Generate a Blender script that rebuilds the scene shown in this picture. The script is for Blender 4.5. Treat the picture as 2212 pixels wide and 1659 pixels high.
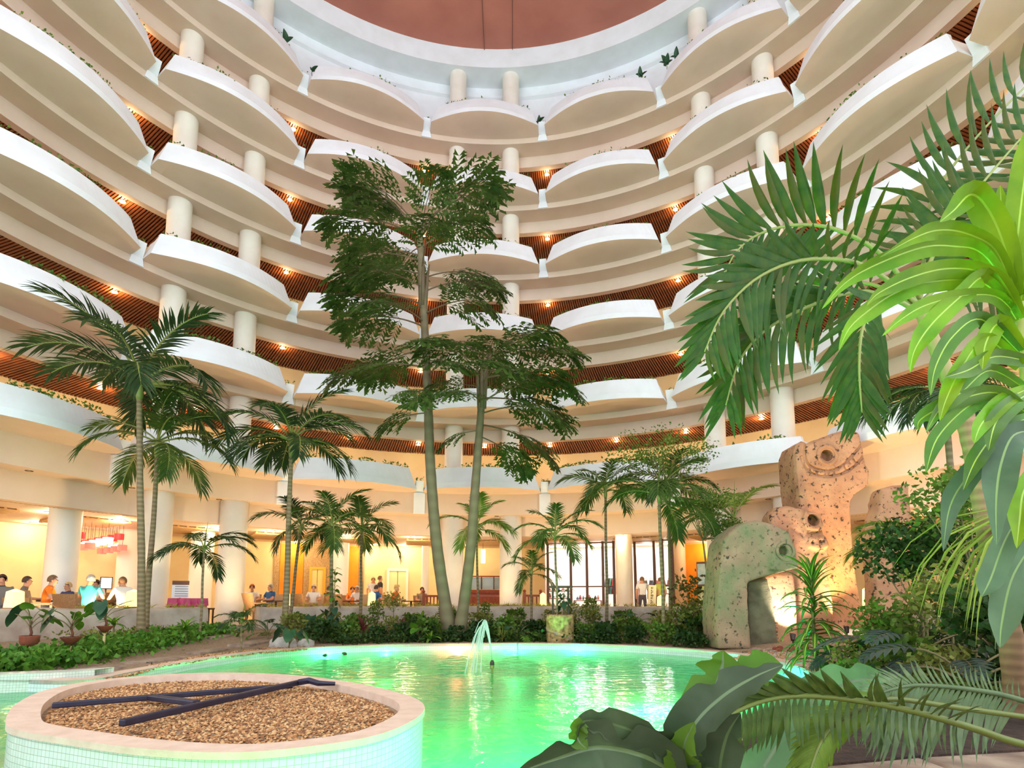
import bpy, bmesh, math, random
from mathutils import Vector, Matrix, noise
random.seed(7)
for o in list(bpy.data.objects): bpy.data.objects.remove(o)
scene = bpy.context.scene
col = scene.collection
PI = math.pi
# ------------------------------------------------------------------ camera, world, exposure
F_PX, CX, CY, PITCH, CAMZ = 1231.27, 1106.0, 1152.65, math.radians(6.821), 0.9
cd = bpy.data.cameras.new('camera'); cam = bpy.data.objects.new('camera', cd); col.objects.link(cam)
cd.sensor_width = 36.0; cd.sensor_fit = 'HORIZONTAL'; cd.lens = F_PX * 36.0 / 2212
cd.shift_y = (CY - 829.5) / 2212; cd.clip_start = 0.05; cd.clip_end = 500
cam.location = (0, 0, CAMZ); cam.rotation_euler = (PI / 2 + PITCH, 0, 0)
scene.camera = cam
world = bpy.data.worlds.new('world'); scene.world = world; world.use_nodes = True
bg = world.node_tree.nodes['Background']; bg.inputs[0].default_value = (0.80, 0.90, 1.0, 1); bg.inputs[1].default_value = 1.75
vs = scene.view_settings
vs.view_transform = 'Standard'; vs.look = 'None'; vs.gamma = 1.0; vs.use_curve_mapping = False
vs.exposure = 0.62
cy_ = scene.cycles
cy_.max_bounces = 4; cy_.diffuse_bounces = 3; cy_.glossy_bounces = 2; cy_.transmission_bounces = 2
cy_.transparent_max_bounces = 8; cy_.caustics_reflective = False; cy_.caustics_refractive = False
cy_.use_denoising = True; cy_.sample_clamp_indirect = 4.0; cy_.use_adaptive_sampling = True; cy_.adaptive_threshold = 0.08; cy_.adaptive_min_samples = 12

# ------------------------------------------------------------------ helpers
def lin(c):
    return tuple((v / 12.92 if v <= 0.04045 else ((v + 0.055) / 1.055) ** 2.4) for v in c)
def rgb(r, g, b): return lin((r / 255, g / 255, b / 255)) + (1.0,)
CP, SP = math.cos(PITCH), math.sin(PITCH)
def ray(px, py):
    x = (px - CX) / F_PX; u = (CY - py) / F_PX
    return Vector((x, CP - u * SP, SP + u * CP))
def at(px, py, Y):
    d = ray(px, py); return Vector((d.x * Y / d.y, Y, CAMZ + d.z * Y / d.y))
def atz(px, py, z):
    d = ray(px, py); t = (z - CAMZ) / d.z; return Vector((d.x * t, d.y * t, z))
RC = Vector((-0.647, 9.337, 0)); A0 = -2.28; STEP = 22.5
def pol(deg, R, z=0.0):
    a = math.radians(deg); return Vector((RC.x + R * math.sin(a), RC.y + R * math.cos(a), z))
def nang(n): return A0 + (n - 2.5) * STEP

class MB:
    def __init__(s): s.v = []; s.f = []; s.m = []
    def add(s, vs_, fs, m=0):
        o = len(s.v); s.v.extend([tuple(p) for p in vs_])
        for f in fs: s.f.append(tuple(i + o for i in f)); s.m.append(m)
    def box(s, c, d, m=0, rz=0.0, M=None):
        x, y, z = d[0] / 2, d[1] / 2, d[2] / 2
        vv = [Vector((sx * x, sy * y, sz * z)) for sz in (-1, 1) for sy in (-1, 1) for sx in (-1, 1)]
        R = Matrix.Rotation(rz, 3, 'Z') if M is None else M
        vv = [R @ p + Vector(c) for p in vv]
        s.add(vv, [(0, 2, 3, 1), (4, 5, 7, 6), (0, 1, 5, 4), (2, 6, 7, 3), (0, 4, 6, 2), (1, 3, 7, 5)], m)
    def tube(s, pts, rad, n=8, m=0, cap=True):
        pts = [Vector(p) for p in pts]; k = len(pts)
        if not hasattr(rad, '__len__'): rad = [rad] * k
        rings = []; prev = None
        for i, p in enumerate(pts):
            t = (pts[min(i + 1, k - 1)] - pts[max(i - 1, 0)]).normalized()
            if prev is None:
                a = t.orthogonal().normalized()
            else:
                a = (prev - t * prev.dot(t)); a = a.normalized() if a.length > 1e-6 else t.orthogonal().normalized()
            prev = a; b = t.cross(a)
            rings.append([p + (a * math.cos(2 * PI * j / n) + b * math.sin(2 * PI * j / n)) * rad[i] for j in range(n)])
        vv = [q for r in rings for q in r]; ff = []
        for i in range(k - 1):
            for j in range(n):
                ff.append((i * n + j, i * n + (j + 1) % n, (i + 1) * n + (j + 1) % n, (i + 1) * n + j))
        if cap: ff.append(tuple(range(n - 1, -1, -1))); ff.append(tuple((k - 1) * n + j for j in range(n)))
        s.add(vv, ff, m)
    def lathe(s, prof, n=24, c=(0, 0, 0), m=0, close=False, mfun=None):
        k = len(prof); c = Vector(c)
        vv = [c + Vector((r * math.cos(2 * PI * j / n), r * math.sin(2 * PI * j / n), z)) for r, z in prof for j in range(n)]
        for i in range(k - 1):
            pass
        ff = [(i * n + j, i * n + (j + 1) % n, (i + 1) * n + (j + 1) % n, (i + 1) * n + j) for i in range(k - 1) for j in range(n)]
        if close: ff.append(tuple(range(n - 1, -1, -1))); ff.append(tuple((k - 1) * n + j for j in range(n)))
        s.add(vv, ff, m)
    def prism(s, outline, z0, z1, m=0, top=None):
        n = len(outline)
        vv = [Vector((p[0], p[1], z0)) for p in outline] + [Vector((p[0], p[1], z1)) for p in (top or outline)]
        ff = [(i, (i + 1) % n, n + (i + 1) % n, n + i) for i in range(n)] + [tuple(range(n - 1, -1, -1)), tuple(range(n, 2 * n))]
        s.add(vv, ff, m)
    def mesh(s, name, mats, smooth=False):
        me = bpy.data.meshes.new(name); me.from_pydata(s.v, [], s.f)
        for mt in (mats if isinstance(mats, (list, tuple)) else [mats]): me.materials.append(mt)
        me.polygons.foreach_set('material_index', s.m)
        if smooth: me.polygons.foreach_set('use_smooth', [True] * len(s.f))
        me.update(); return me
    def build(s, name, mats, parent=None, smooth=False):
        return link(name, s.mesh(name, mats, smooth), parent)
def link(name, me, parent=None, loc=None, rot=None, scale=None):
    o = bpy.data.objects.new(name, me); col.objects.link(o)
    if parent is not None: o.parent = parent
    if loc is not None: o.location = loc
    if rot is not None: o.rotation_euler = rot
    if scale is not None: o.scale = scale if hasattr(scale, '__len__') else (scale,) * 3
    return o
def fixn(o):
    bm = bmesh.new(); bm.from_mesh(o.data); bmesh.ops.recalc_face_normals(bm, faces=bm.faces); bm.to_mesh(o.data); bm.free(); return o
def bevel(o, w, seg=2, ang=40):
    md = o.modifiers.new('bevel', 'BEVEL'); md.width = w; md.segments = seg; md.limit_method = 'ANGLE'; md.angle_limit = math.radians(ang); return o
def empty(name, loc=(0, 0, 0), rz=0.0):
    o = bpy.data.objects.new(name, None); col.objects.link(o); o.location = loc; o.rotation_euler = (0, 0, rz); o.empty_display_size = 0.1; return o
def tag(o, label, cat, group=None, kind=None):
    o['label'] = label; o['category'] = cat
    if group: o['group'] = group
    if kind: o['kind'] = kind
    return o
def struct(o, label=None, cat=None):
    o['kind'] = 'structure'
    if label: o['label'] = label
    if cat: o['category'] = cat
    return o
def lamp(name, kind, loc, power, color, size=0.05, parent=None, rot=None, spot=None, blend=0.5):
    l = bpy.data.lights.new(name, kind); l.energy = power; l.color = color
    if kind in ('POINT', 'SPOT'): l.shadow_soft_size = size
    if kind == 'AREA': l.size = size
    if kind == 'SPOT': l.spot_size = math.radians(spot or 60); l.spot_blend = blend
    o = bpy.data.objects.new(name, l); col.objects.link(o); o.location = loc
    if rot is not None: o.rotation_euler = rot
    if parent is not None: o.parent = parent
    return o

# ------------------------------------------------------------------ materials
MATS = {}
def mat(name, color, rough=0.6, var=None, scale=8.0, bump=0.0, bscale=30.0, metal=0.0, trans=0.0, emit=None, estr=0.0, spec=0.5, detail=4.0):
    """principled material; var = second colour mixed in by noise (grain, wear), bump = fine relief"""
    m = bpy.data.materials.new(name); m.use_nodes = True; nt = m.node_tree; p = nt.nodes['Principled BSDF']
    p.inputs['Base Color'].default_value = color; p.inputs['Roughness'].default_value = rough
    p.inputs['Metallic'].default_value = metal; p.inputs['Specular IOR Level'].default_value = spec
    tc = None
    if var is not None or bump:
        tc = nt.nodes.new('ShaderNodeTexCoord')
    if var is not None:
        nz = nt.nodes.new('ShaderNodeTexNoise'); nz.inputs['Scale'].default_value = scale; nz.inputs['Detail'].default_value = detail
        nt.links.new(tc.outputs['Object'], nz.inputs['Vector'])
        rp = nt.nodes.new('ShaderNodeValToRGB'); rp.color_ramp.elements[0].position = 0.35; rp.color_ramp.elements[1].position = 0.68
        rp.color_ramp.elements[0].color = color; rp.color_ramp.elements[1].color = var
        nt.links.new(nz.outputs['Fac'], rp.inputs['Fac']); nt.links.new(rp.outputs['Color'], p.inputs['Base Color'])
    if bump:
        nb = nt.nodes.new('ShaderNodeTexNoise'); nb.inputs['Scale'].default_value = bscale; nb.inputs['Detail'].default_value = 5
        nt.links.new(tc.outputs['Object'], nb.inputs['Vector'])
        bp = nt.nodes.new('ShaderNodeBump'); bp.inputs['Strength'].default_value = bump; bp.inputs['Distance'].default_value = 0.02
        nt.links.new(nb.outputs['Fac'], bp.inputs['Height']); nt.links.new(bp.outputs['Normal'], p.inputs['Normal'])
    if emit is not None:
        p.inputs['Emission Color'].default_value = emit; p.inputs['Emission Strength'].default_value = estr
    if trans:   # leaf translucency
        out = nt.nodes['Material Output']; tr = nt.nodes.new('ShaderNodeBsdfTranslucent'); mx = nt.nodes.new('ShaderNodeMixShader')
        mx.inputs[0].default_value = trans
        if var is not None: nt.links.new(rp.outputs['Color'], tr.inputs['Color'])
        else: tr.inputs['Color'].default_value = color
        nt.links.new(p.outputs[0], mx.inputs[1]); nt.links.new(tr.outputs[0], mx.inputs[2]); nt.links.new(mx.outputs[0], out.inputs['Surface'])
    MATS[name] = m; return m
def tile_mat(name, tile, grout, size, rough=0.25, var=None):
    m = bpy.data.materials.new(name); m.use_nodes = True; nt = m.node_tree; p = nt.nodes['Principled BSDF']
    tc = nt.nodes.new('ShaderNodeTexCoord'); br = nt.nodes.new('ShaderNodeTexBrick')
    br.offset = 0.0; br.inputs['Color1'].default_value = tile; br.inputs['Color2'].default_value = var or tile
    br.inputs['Mortar'].default_value = grout; br.inputs['Scale'].default_value = 1.0
    br.inputs['Brick Width'].default_value = size; br.inputs['Row Height'].default_value = size; br.inputs['Mortar Size'].default_value = size * 0.05
    nt.links.new(tc.outputs['UV'], br.inputs['Vector']); nt.links.new(br.outputs['Color'], p.inputs['Base Color'])
    bp = nt.nodes.new('ShaderNodeBump'); bp.inputs['Strength'].default_value = 0.4; bp.inputs['Distance'].default_value = 0.004; bp.invert = True
    nt.links.new(br.outputs['Fac'], bp.inputs['Height']); nt.links.new(bp.outputs['Normal'], p.inputs['Normal'])
    p.inputs['Roughness'].default_value = rough; MATS[name] = m; return m
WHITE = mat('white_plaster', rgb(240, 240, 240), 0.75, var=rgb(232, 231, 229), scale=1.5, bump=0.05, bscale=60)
CREAM_SHADED = mat('cream_shaded_plaster', rgb(226, 200, 178), 0.75, var=rgb(220, 193, 169), scale=1.2, bump=0.04, bscale=50)  # cream toned darker and warmer: the shade of the balcony undersides in the colour
COLM = mat('column_plaster', rgb(244, 234, 218), 0.6, var=rgb(238, 226, 208), scale=2)
YELLOW = mat('warm_yellow_plaster', rgb(246, 224, 172), 0.7, var=rgb(240, 214, 158), scale=1.5)
ROOFB = mat('brown_roof_deck', rgb(190, 116, 96), 0.7, var=rgb(176, 104, 86), scale=0.8, detail=8)
SEAM = mat('dark_seam', rgb(110, 70, 60), 0.8)
WOODD = mat('dark_ceiling_wood', rgb(118, 56, 26), 0.45, var=rgb(150, 78, 36), scale=3)
WOODBACK = mat('ceiling_backing', rgb(46, 22, 12), 0.8)
LATT = mat('lattice_wood', rgb(206, 164, 112), 0.6, var=rgb(190, 146, 96), scale=6)
FLOORM = mat('polished_cream_floor', rgb(226, 206, 170), 0.2, var=rgb(214, 192, 154), scale=1.0)
GRAVELG = mat('gravel_ground', rgb(176, 148, 116), 0.95, var=rgb(132, 104, 78), scale=26, bump=0.9, bscale=70)
SOIL = mat('dark_soil', rgb(72, 48, 34), 0.95, var=rgb(40, 26, 18), scale=14, bump=0.9, bscale=50)
STONEW = mat('rough_limestone', rgb(206, 190, 172), 0.85, var=rgb(168, 148, 130), scale=2.2, bump=0.6, bscale=9, detail=8)
FLAG = mat('flagstone', rgb(176, 152, 130), 0.85, var=rgb(128, 104, 86), scale=4, bump=0.7, bscale=10, detail=8)
COPING = mat('pink_coping', rgb(226, 196, 174), 0.6, var=rgb(212, 180, 156), scale=9, bump=0.15, bscale=60)
TILE = tile_mat('white_mosaic', rgb(224, 226, 214), rgb(176, 172, 150), 0.034, var=rgb(212, 216, 204))
TILEP = tile_mat('pool_mosaic', rgb(226, 232, 226), rgb(170, 186, 176), 0.05, var=rgb(214, 224, 216))
LAMPW = mat('lit_lamp', rgb(255, 240, 215), 0.5, emit=(1.0, 0.80, 0.55, 1), estr=30.0)
LAMPRIM = mat('lamp_rim', rgb(236, 200, 150), 0.4)
ORANGE = mat('orange_panel', rgb(244, 150, 14), 0.6, var=rgb(236, 138, 8), scale=3)
STONEP = mat('pebble_stone_panel', rgb(196, 166, 118), 0.8, var=rgb(158, 126, 84), scale=22, bump=0.5, bscale=40)
GLASS = None
# ------------------------------------------------------------------ the building: tiers of scalloped balconies
ZL = CAMZ       # profile heights below are measured from the lens
BAYS = range(-2, 7)
AMIN, AMAX = nang(-2), nang(7)
def sweep(prof, a0, a1, n, closed=True):
    mb = MB(); k = len(prof); vv = []
    for i in range(n + 1):
        a = a0 + (a1 - a0) * i / n
        vv += [pol(a, r, z) for r, z in prof]
    ff = []
    for i in range(n):
        for j in range(k if closed else k - 1):
            jj = (j + 1) % k
            ff.append((i * k + j, (i + 1) * k + j, (i + 1) * k + jj, i * k + jj))
    if closed: ff.append(tuple(range(k))); ff.append(tuple(n * k + j for j in range(k - 1, -1, -1)))
    mb.add(vv, ff); return mb
def planter_mesh():
    mb = MB(); N = 26; vv = []; k = 8
    for i in range(N + 1):
        s = i / N; u = abs(2 * s - 1) ** 2.1
        tt = 2.03 + (STEP - 4.06) * s; tb = 0.66 + (STEP - 1.32) * s; tm = 1.0 + (STEP - 2.0) * s
        Rt = 11.2 + (11.805 - 11.2) * u; Rb = 10.87 + (11.665 - 10.87) * u
        Rm = Rb + 0.055
        Rc = Rb + 0.03
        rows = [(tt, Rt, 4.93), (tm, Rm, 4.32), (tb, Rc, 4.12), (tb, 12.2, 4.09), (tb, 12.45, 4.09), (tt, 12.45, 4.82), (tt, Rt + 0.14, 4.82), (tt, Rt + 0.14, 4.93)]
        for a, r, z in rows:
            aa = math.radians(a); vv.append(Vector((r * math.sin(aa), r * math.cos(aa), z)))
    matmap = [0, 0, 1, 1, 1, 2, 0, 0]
    for i in range(N):
        for j in range(k):
            jj = (j + 1) % k
            mb.f.append((i * k + j, (i + 1) * k + j, (i + 1) * k + jj, i * k + jj)); mb.m.append(matmap[j])
    mb.f.append((7, 6, 5, 4, 3, 2, 1, 0)); mb.m.append(0)
    mb.f.append(tuple(N * k + j for j in range(k))); mb.m.append(0)
    mb.v = [tuple(p) for p in vv]
    return mb.mesh('planter_box', [WHITE, CREAM_SHADED, SOIL])
PLANTER = planter_mesh()
def fin_mesh():
    mb = MB(); prof = [(11.95, 4.50), (12.17, 4.10), (12.2, 3.87), (12.6, 3.87), (12.6, 4.50)]; w = [0.14, 0.15, 0.20, 0.20, 0.14]
    vv = [Vector((-w[i], r, z)) for i, (r, z) in enumerate(prof)] + [Vector((w[i], r, z)) for i, (r, z) in enumerate(prof)]
    k = 5; ff = [(j, (j + 1) % k, k + (j + 1) % k, k + j) for j in range(k)] + [tuple(range(k - 1, -1, -1)), tuple(range(k, 2 * k))]
    mb.add(vv, ff); return mb.mesh('notch_fin', [WHITE])
FIN = fin_mesh()
BEAM = sweep([(12.25, 4.11), (12.25, 3.86), (13.0, 3.86), (13.0, 3.38), (13.25, 3.38), (13.25, 3.52), (15.6, 3.52), (15.6, 4.35), (12.45, 4.35), (12.45, 4.11)], AMIN, AMAX, 90).mesh('ring_beam', [CREAM_SHADED])
def slat_mesh():
    mb = MB(); n = 520
    for i in range(n):
        a = math.radians(AMIN + (AMAX - AMIN) * (i + 0.5) / n); z0 = 3.43 + random.uniform(0, 0.012)
        c = Vector((RC.x + 14.4 * math.sin(a), RC.y + 14.4 * math.cos(a), z0 + 0.035))
        mb.box(c, (0.055, 2.25, 0.05), 0, rz=-a)
    return mb.mesh('ceiling_slats', [WOODD])
SLATS = slat_mesh()
BACKING = sweep([(13.27, 3.50), (15.58, 3.50)], AMIN, AMAX, 90, closed=False).mesh('ceiling_backing', [WOODBACK])
BACKW = sweep([(15.45, 4.36), (15.45, 6.5), (15.6, 6.5), (15.6, 4.36)], AMIN, AMAX, 90).mesh('corridor_wall', [YELLOW])
LEAFV = mat('balcony_leaf', rgb(70, 104, 30), 0.5, var=rgb(120, 150, 52), scale=5, trans=0.3)
def greenery_mesh(dens, seed):
    rnd = random.Random(seed); mb = MB()
    for b in BAYS:
        for s in range(int(300 * dens)):
            t = rnd.random(); u = abs(2 * t - 1) ** 2.1; a = nang(b) + 2.2 + (STEP - 4.4) * t
            patch = noise.noise(Vector((a * 0.35, seed, 0.3)))
            if patch < -0.25 + (1 - dens) * 0.4: continue
            R = 11.2 + 0.605 * u + rnd.uniform(0.0, 0.22); p = pol(a, R, 4.91 + rnd.uniform(-0.02, 0.12 + 0.12 * max(patch, 0)))
            leaf_quad(mb, p, rnd, rnd.uniform(0.06, 0.12))
        for s in range(int(16 * dens)):   # the notches
            a = nang(b) + rnd.uniform(-0.7, 0.7); leaf_quad(mb, pol(a, 12.0 + rnd.uniform(0, .2), 4.55 + rnd.uniform(-.02, .08)), rnd, rnd.uniform(0.05, 0.09))
    return mb.mesh('balcony_greenery', [LEAFV])
def leaf_quad(mb, p, rnd, L, m=0):
    d = Vector((rnd.gauss(0, 1), rnd.gauss(0, 1), rnd.gauss(0.3, 0.7))).normalized(); s = d.orthogonal().normalized()
    s = (Matrix.Rotation(rnd.uniform(0, 2 * PI), 3, d) @ s) * L * 0.32
    q = Vector(p); mb.add([q, q + d * L * 0.5 + s, q + d * L, q + d * L * 0.5 - s], [(0, 1, 2, 3)], m)
GREEN = [greenery_mesh(1.0, 3), greenery_mesh(0.75, 5), greenery_mesh(0.45, 9)]
ORD = ['lowest', 'second', 'third', 'fourth', 'fifth', 'topmost']
for k in range(6):
    dz = ZL + 3 * k
    T = empty('balcony_tier', (0, 0, dz)); struct(T, 'white scalloped balcony tier around the atrium, %s of six from the lobby up' % ORD[k], 'balcony')
    for b in BAYS:
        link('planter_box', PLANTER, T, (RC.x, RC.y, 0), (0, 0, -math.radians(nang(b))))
    for n in range(-1, 7):
        link('notch_fin', FIN, T, (RC.x, RC.y, 0), (0, 0, -math.radians(nang(n))))
    if k > 0:
        link('ring_beam', BEAM, T); s_ = link('ceiling_slats', SLATS, T); s_['kind'] = 'stuff'; link('ceiling_backing', BACKING, T)
    if k < 5: link('corridor_wall', BACKW, T)
    g = link('balcony_greenery', GREEN[0 if k < 2 else 1 if k < 4 else 2], None, (0, 0, dz))
    tag(g, 'leafy green plants trailing along the %s balcony tier from the lobby up' % ORD[k], 'greenery', kind='stuff')
# lowest tier: deep fascia in two steps down to the lobby ceiling
low = sweep([(12.25, 4.11), (12.25, 3.31), (13.0, 3.31), (13.0, 2.56), (13.3, 2.56), (13.3, 2.72), (15.6, 2.72), (15.6, 4.35), (12.45, 4.35), (12.45, 4.11)], AMIN, AMAX, 90).build('trim_1', [CREAM_SHADED]); low.location.z = ZL
struct(low, 'deep cream fascia in two steps above the lobby', 'trim')
for n in range(-1, 7):
    mb = MB(); mb.box((0, 12.2, 3.68), (0.42, 0.14, 0.78)); o = mb.build('pilaster', [WHITE], low); o.location = (RC.x, RC.y, 0); o.rotation_euler = (0, 0, -math.radians(nang(n)))
# roof ring and brown roof
rr = sweep([(12.25, 22.42), (13.3, 22.42), (13.3, 23.3), (12.25, 23.3)], AMIN, AMAX, 90).build('trim_2', [WHITE]); rr.location.z = ZL
struct(rr, 'broad white ring beam framing the brown roof', 'trim')
tw = sweep([(13.25, 19.2), (13.25, 22.42), (13.5, 22.42), (13.5, 19.2)], AMIN, AMAX, 90).build('wall_top', [WHITE]); tw.location.z = ZL
struct(tw, 'white curved wall of the top floor under the roof ring', 'wall')
lg = sweep([(13.12, 21.86), (13.25, 21.8), (13.25, 21.96), (13.12, 21.93)], AMIN, AMAX, 90).build('ledge', [WHITE], tw)
mb = MB(); N = 96
ring = [[pol(i * 360 / N, R, 23.28 + (12.6 - R) * 0.03) for i in range(N)] for R in (12.6, 9, 5, 0.5)]
vv = [p for r in ring for p in r]; ff = []
for i in range(3):
    for j in range(N): ff.append((i * N + j, i * N + (j + 1) % N, (i + 1) * N + (j + 1) % N, (i + 1) * N + j))
ff.append(tuple(3 * N + j for j in range(N))); mb.add(vv, ff)
rf = mb.build('ceiling', [ROOFB]); rf.location.z = ZL; struct(rf, 'reddish brown round roof over the atrium', 'ceiling')
for a in (-0.1, 3.35):
    mb = MB()
    for sgn, px in ((1, a),):
        p0 = pol(A0 + a * 1.6, 12.3, 23.25); p1 = Vector((p0.x, p0.y - 20, 23.55)); mb.tube([p0, p1], 0.012, 5)
    mb.build('roof_seam', [SEAM], rf)
# columns
for b in (-2, 0, 2, 4, 6):
    for sd in (-1, 1):
        p = pol(nang(b) + 11.25 + sd * 5.06 - 0.12, 12.77); mb = MB()
        mb.lathe([(0.44, 0.25), (0.44, 0.8), (0.43, 0.81), (0.43, ZL + 3.4), (0.353, ZL + 3.45), (0.353, ZL + 22.45)], 32, (0, 0, 0))
        o = mb.build('column', [COLM], None, True); o.location = p; struct(o, 'tall round cream column rising through every balcony tier', 'column')
# purlin lights in the corridor ceilings (the bright points)
def downlight(p, power, label, group, r=0.07, color=(1.0, 0.72, 0.42)):
    t = empty('downlight', p); tag(t, label, 'light', group)
    mb = MB(); mb.lathe([(r * 1.35, 0.0), (r * 1.35, -0.02), (r, -0.02), (r, 0.0)], 16); mb.build('rim', [LAMPRIM], t)
    mb = MB(); mb.lathe([(r, -0.012), (0.001, -0.03)], 16); mb.build('bulb', [LAMPW], t)
    if power: lamp('downlight_light', 'POINT', (0, 0, -0.12), power, color, 0.06, t)
    return t
for k in range(1, 6):
    for n in range(-1, 7):
        for off in ((0.0,) if k > 1 else (0.0, 11.25)):
            downlight(pol(nang(n) + off + 0.2, 13.55 if k > 1 else 13.9, ZL + 3 * k + 3.43), 26, 'bright downlight in the slatted ceiling under the %s balcony tier counted upward' % ORD[k], 'downlights under the %s tier' % ORD[k])
# ------------------------------------------------------------------ pool, garden ground, terrace wall
def catmull(pts, per=8, closed=True):
    out = []; n = len(pts)
    for i in range(n if closed else n - 1):
        p = [Vector(pts[(i + k - 1) % n] if closed else pts[min(max(i + k - 1, 0), n - 1)]) for k in range(4)]
        for j in range(per):
            t = j / per
            out.append(0.5 * ((2 * p[1]) + (p[2] - p[0]) * t + (2 * p[0] - 5 * p[1] + 4 * p[2] - p[3]) * t * t + (3 * p[1] - p[0] - 3 * p[2] + p[3]) * t ** 3))
    if not closed: out.append(Vector(pts[-1]))
    return out
def offset(poly, d):
    n = len(poly); out = []; area = sum(poly[i].x * poly[(i + 1) % n].y - poly[(i + 1) % n].x * poly[i].y for i in range(n)); sg = 1 if area > 0 else -1
    for i in range(n):
        t = (poly[(i + 1) % n] - poly[i - 1]); nn = Vector((t.y, -t.x, 0)).normalized() * sg
        out.append(poly[i] + nn * d)
    return out
def strip_uv(name, rings, m, parent=None, closed=True, smooth=True):
    """rings: list of outlines (same length); UV = metres along the outline and up the section"""
    me = bpy.data.meshes.new(name); n = len(rings[0]); vv = [tuple(p) for r in rings for p in r]; ff = []; uv = []
    L = [0.0]
    for i in range(n): L.append(L[-1] + (rings[0][(i + 1) % n] - rings[0][i]).length)
    V = [0.0]
    for k in range(1, len(rings)): V.append(V[-1] + (rings[k][0] - rings[k - 1][0]).length)
    for k in range(len(rings) - 1):
        for i in range(n if closed else n - 1):
            j = (i + 1) % n; ff.append((k * n + i, k * n + j, (k + 1) * n + j, (k + 1) * n + i))
            uv += [(L[i], V[k]), (L[i + 1], V[k]), (L[i + 1], V[k + 1]), (L[i], V[k + 1])]
    me.from_pydata(vv, [], ff); me.materials.append(m); lay = me.uv_layers.new(name='UVMap')
    for i, c in enumerate(uv): lay.data[i].uv = c
    if smooth: me.polygons.foreach_set('use_smooth', [True] * len(ff))
    return link(name, me, parent)
WZ, CZ = -0.25, -0.10           # water and coping levels
pix = [(150, 1470), (300, 1448), (440, 1424), (600, 1404), (800, 1394), (1040, 1390), (1250, 1391), (1450, 1400), (1600, 1414), (1700, 1432), (1752, 1452), (1772, 1475), (1755, 1502), (1690, 1540), (1600, 1585), (1480, 1640)]
pp = [atz(x, y, CZ) for x, y in pix] + [Vector((0.3, 2.9, CZ)), Vector((-1.5, 2.0, CZ)), Vector((-4.5, 1.8, CZ)), Vector((-7.6, 3.4, CZ)), Vector((-8.6, 5.8, CZ)), Vector((-8.0, 7.8, CZ))]
POOL = catmull(pp, 8)
def lvl(poly, z): return [Vector((p.x, p.y, z)) for p in poly]
basin = empty('pool_basin', (0, 0, 0)); struct(basin, 'free-form pool basin lined with white mosaic', 'pool')
strip_uv('pool_wall', [lvl(POOL, CZ), lvl(POOL, WZ - 0.55)], TILEP, basin)
mb = MB(); mb.v = [tuple(p) for p in lvl(POOL, WZ - 0.55)]; mb.f = [tuple(range(len(POOL)))]; mb.m = [0]
fl = mb.build('pool_floor', [mat('pool_floor', rgb(222, 232, 226), 0.5, var=rgb(206, 220, 212), scale=3)], basin)
outp = offset(POOL, 0.22)
strip_uv('pool_coping', [lvl(POOL, CZ - 0.05), lvl(POOL, CZ), lvl(outp, CZ + 0.005), lvl(outp, CZ - 0.1)], COPING, basin, smooth=False)
# water: clear surface with ripples over the lit basin
m = bpy.data.materials.new('pool_water'); m.use_nodes = True; nt = m.node_tree; nt.nodes.clear()
out = nt.nodes.new('ShaderNodeOutputMaterial'); mx = nt.nodes.new('ShaderNodeMixShader'); tr = nt.nodes.new('ShaderNodeBsdfTransparent'); gl = nt.nodes.new('ShaderNodeBsdfGlossy')
tr.inputs[0].default_value = (0.46, 0.97, 0.74, 1); gl.inputs['Roughness'].default_value = 0.06
fr = nt.nodes.new('ShaderNodeFresnel'); fr.inputs['IOR'].default_value = 1.33
tc = nt.nodes.new('ShaderNodeTexCoord'); n1 = nt.nodes.new('ShaderNodeTexNoise'); n1.inputs['Scale'].default_value = 5.0; n1.inputs['Detail'].default_value = 4
bp = nt.nodes.new('ShaderNodeBump'); bp.inputs['Strength'].default_value = 0.35; bp.inputs['Distance'].default_value = 0.05
nt.links.new(tc.outputs['Object'], n1.inputs['Vector']); nt.links.new(n1.outputs['Fac'], bp.inputs['Height'])
nt.links.new(bp.outputs['Normal'], gl.inputs['Normal']); nt.links.new(bp.outputs['Normal'], fr.inputs['Normal'])
tl = nt.nodes.new('ShaderNodeBsdfTranslucent'); tl.inputs[0].default_value = (.45, .92, .65, 1); m3 = nt.nodes.new('ShaderNodeMixShader'); m3.inputs[0].default_value = 0.45   # cloudy water
nt.links.new(tr.outputs[0], m3.inputs[1]); nt.links.new(tl.outputs[0], m3.inputs[2])
nt.links.new(fr.outputs[0], mx.inputs[0]); nt.links.new(m3.outputs[0], mx.inputs[1]); nt.links.new(gl.outputs[0], mx.inputs[2]); nt.links.new(mx.outputs[0], out.inputs['Surface'])
mb = MB(); mb.v = [tuple(p) for p in lvl(offset(POOL, -0.005), WZ)]; mb.f = [tuple(range(len(POOL) - 1, -1, -1))]; mb.m = [0]   # normal up
wa = mb.build('pool_water', [m]); tag(wa, 'green lit rippling water filling the pool', 'water')
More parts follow.
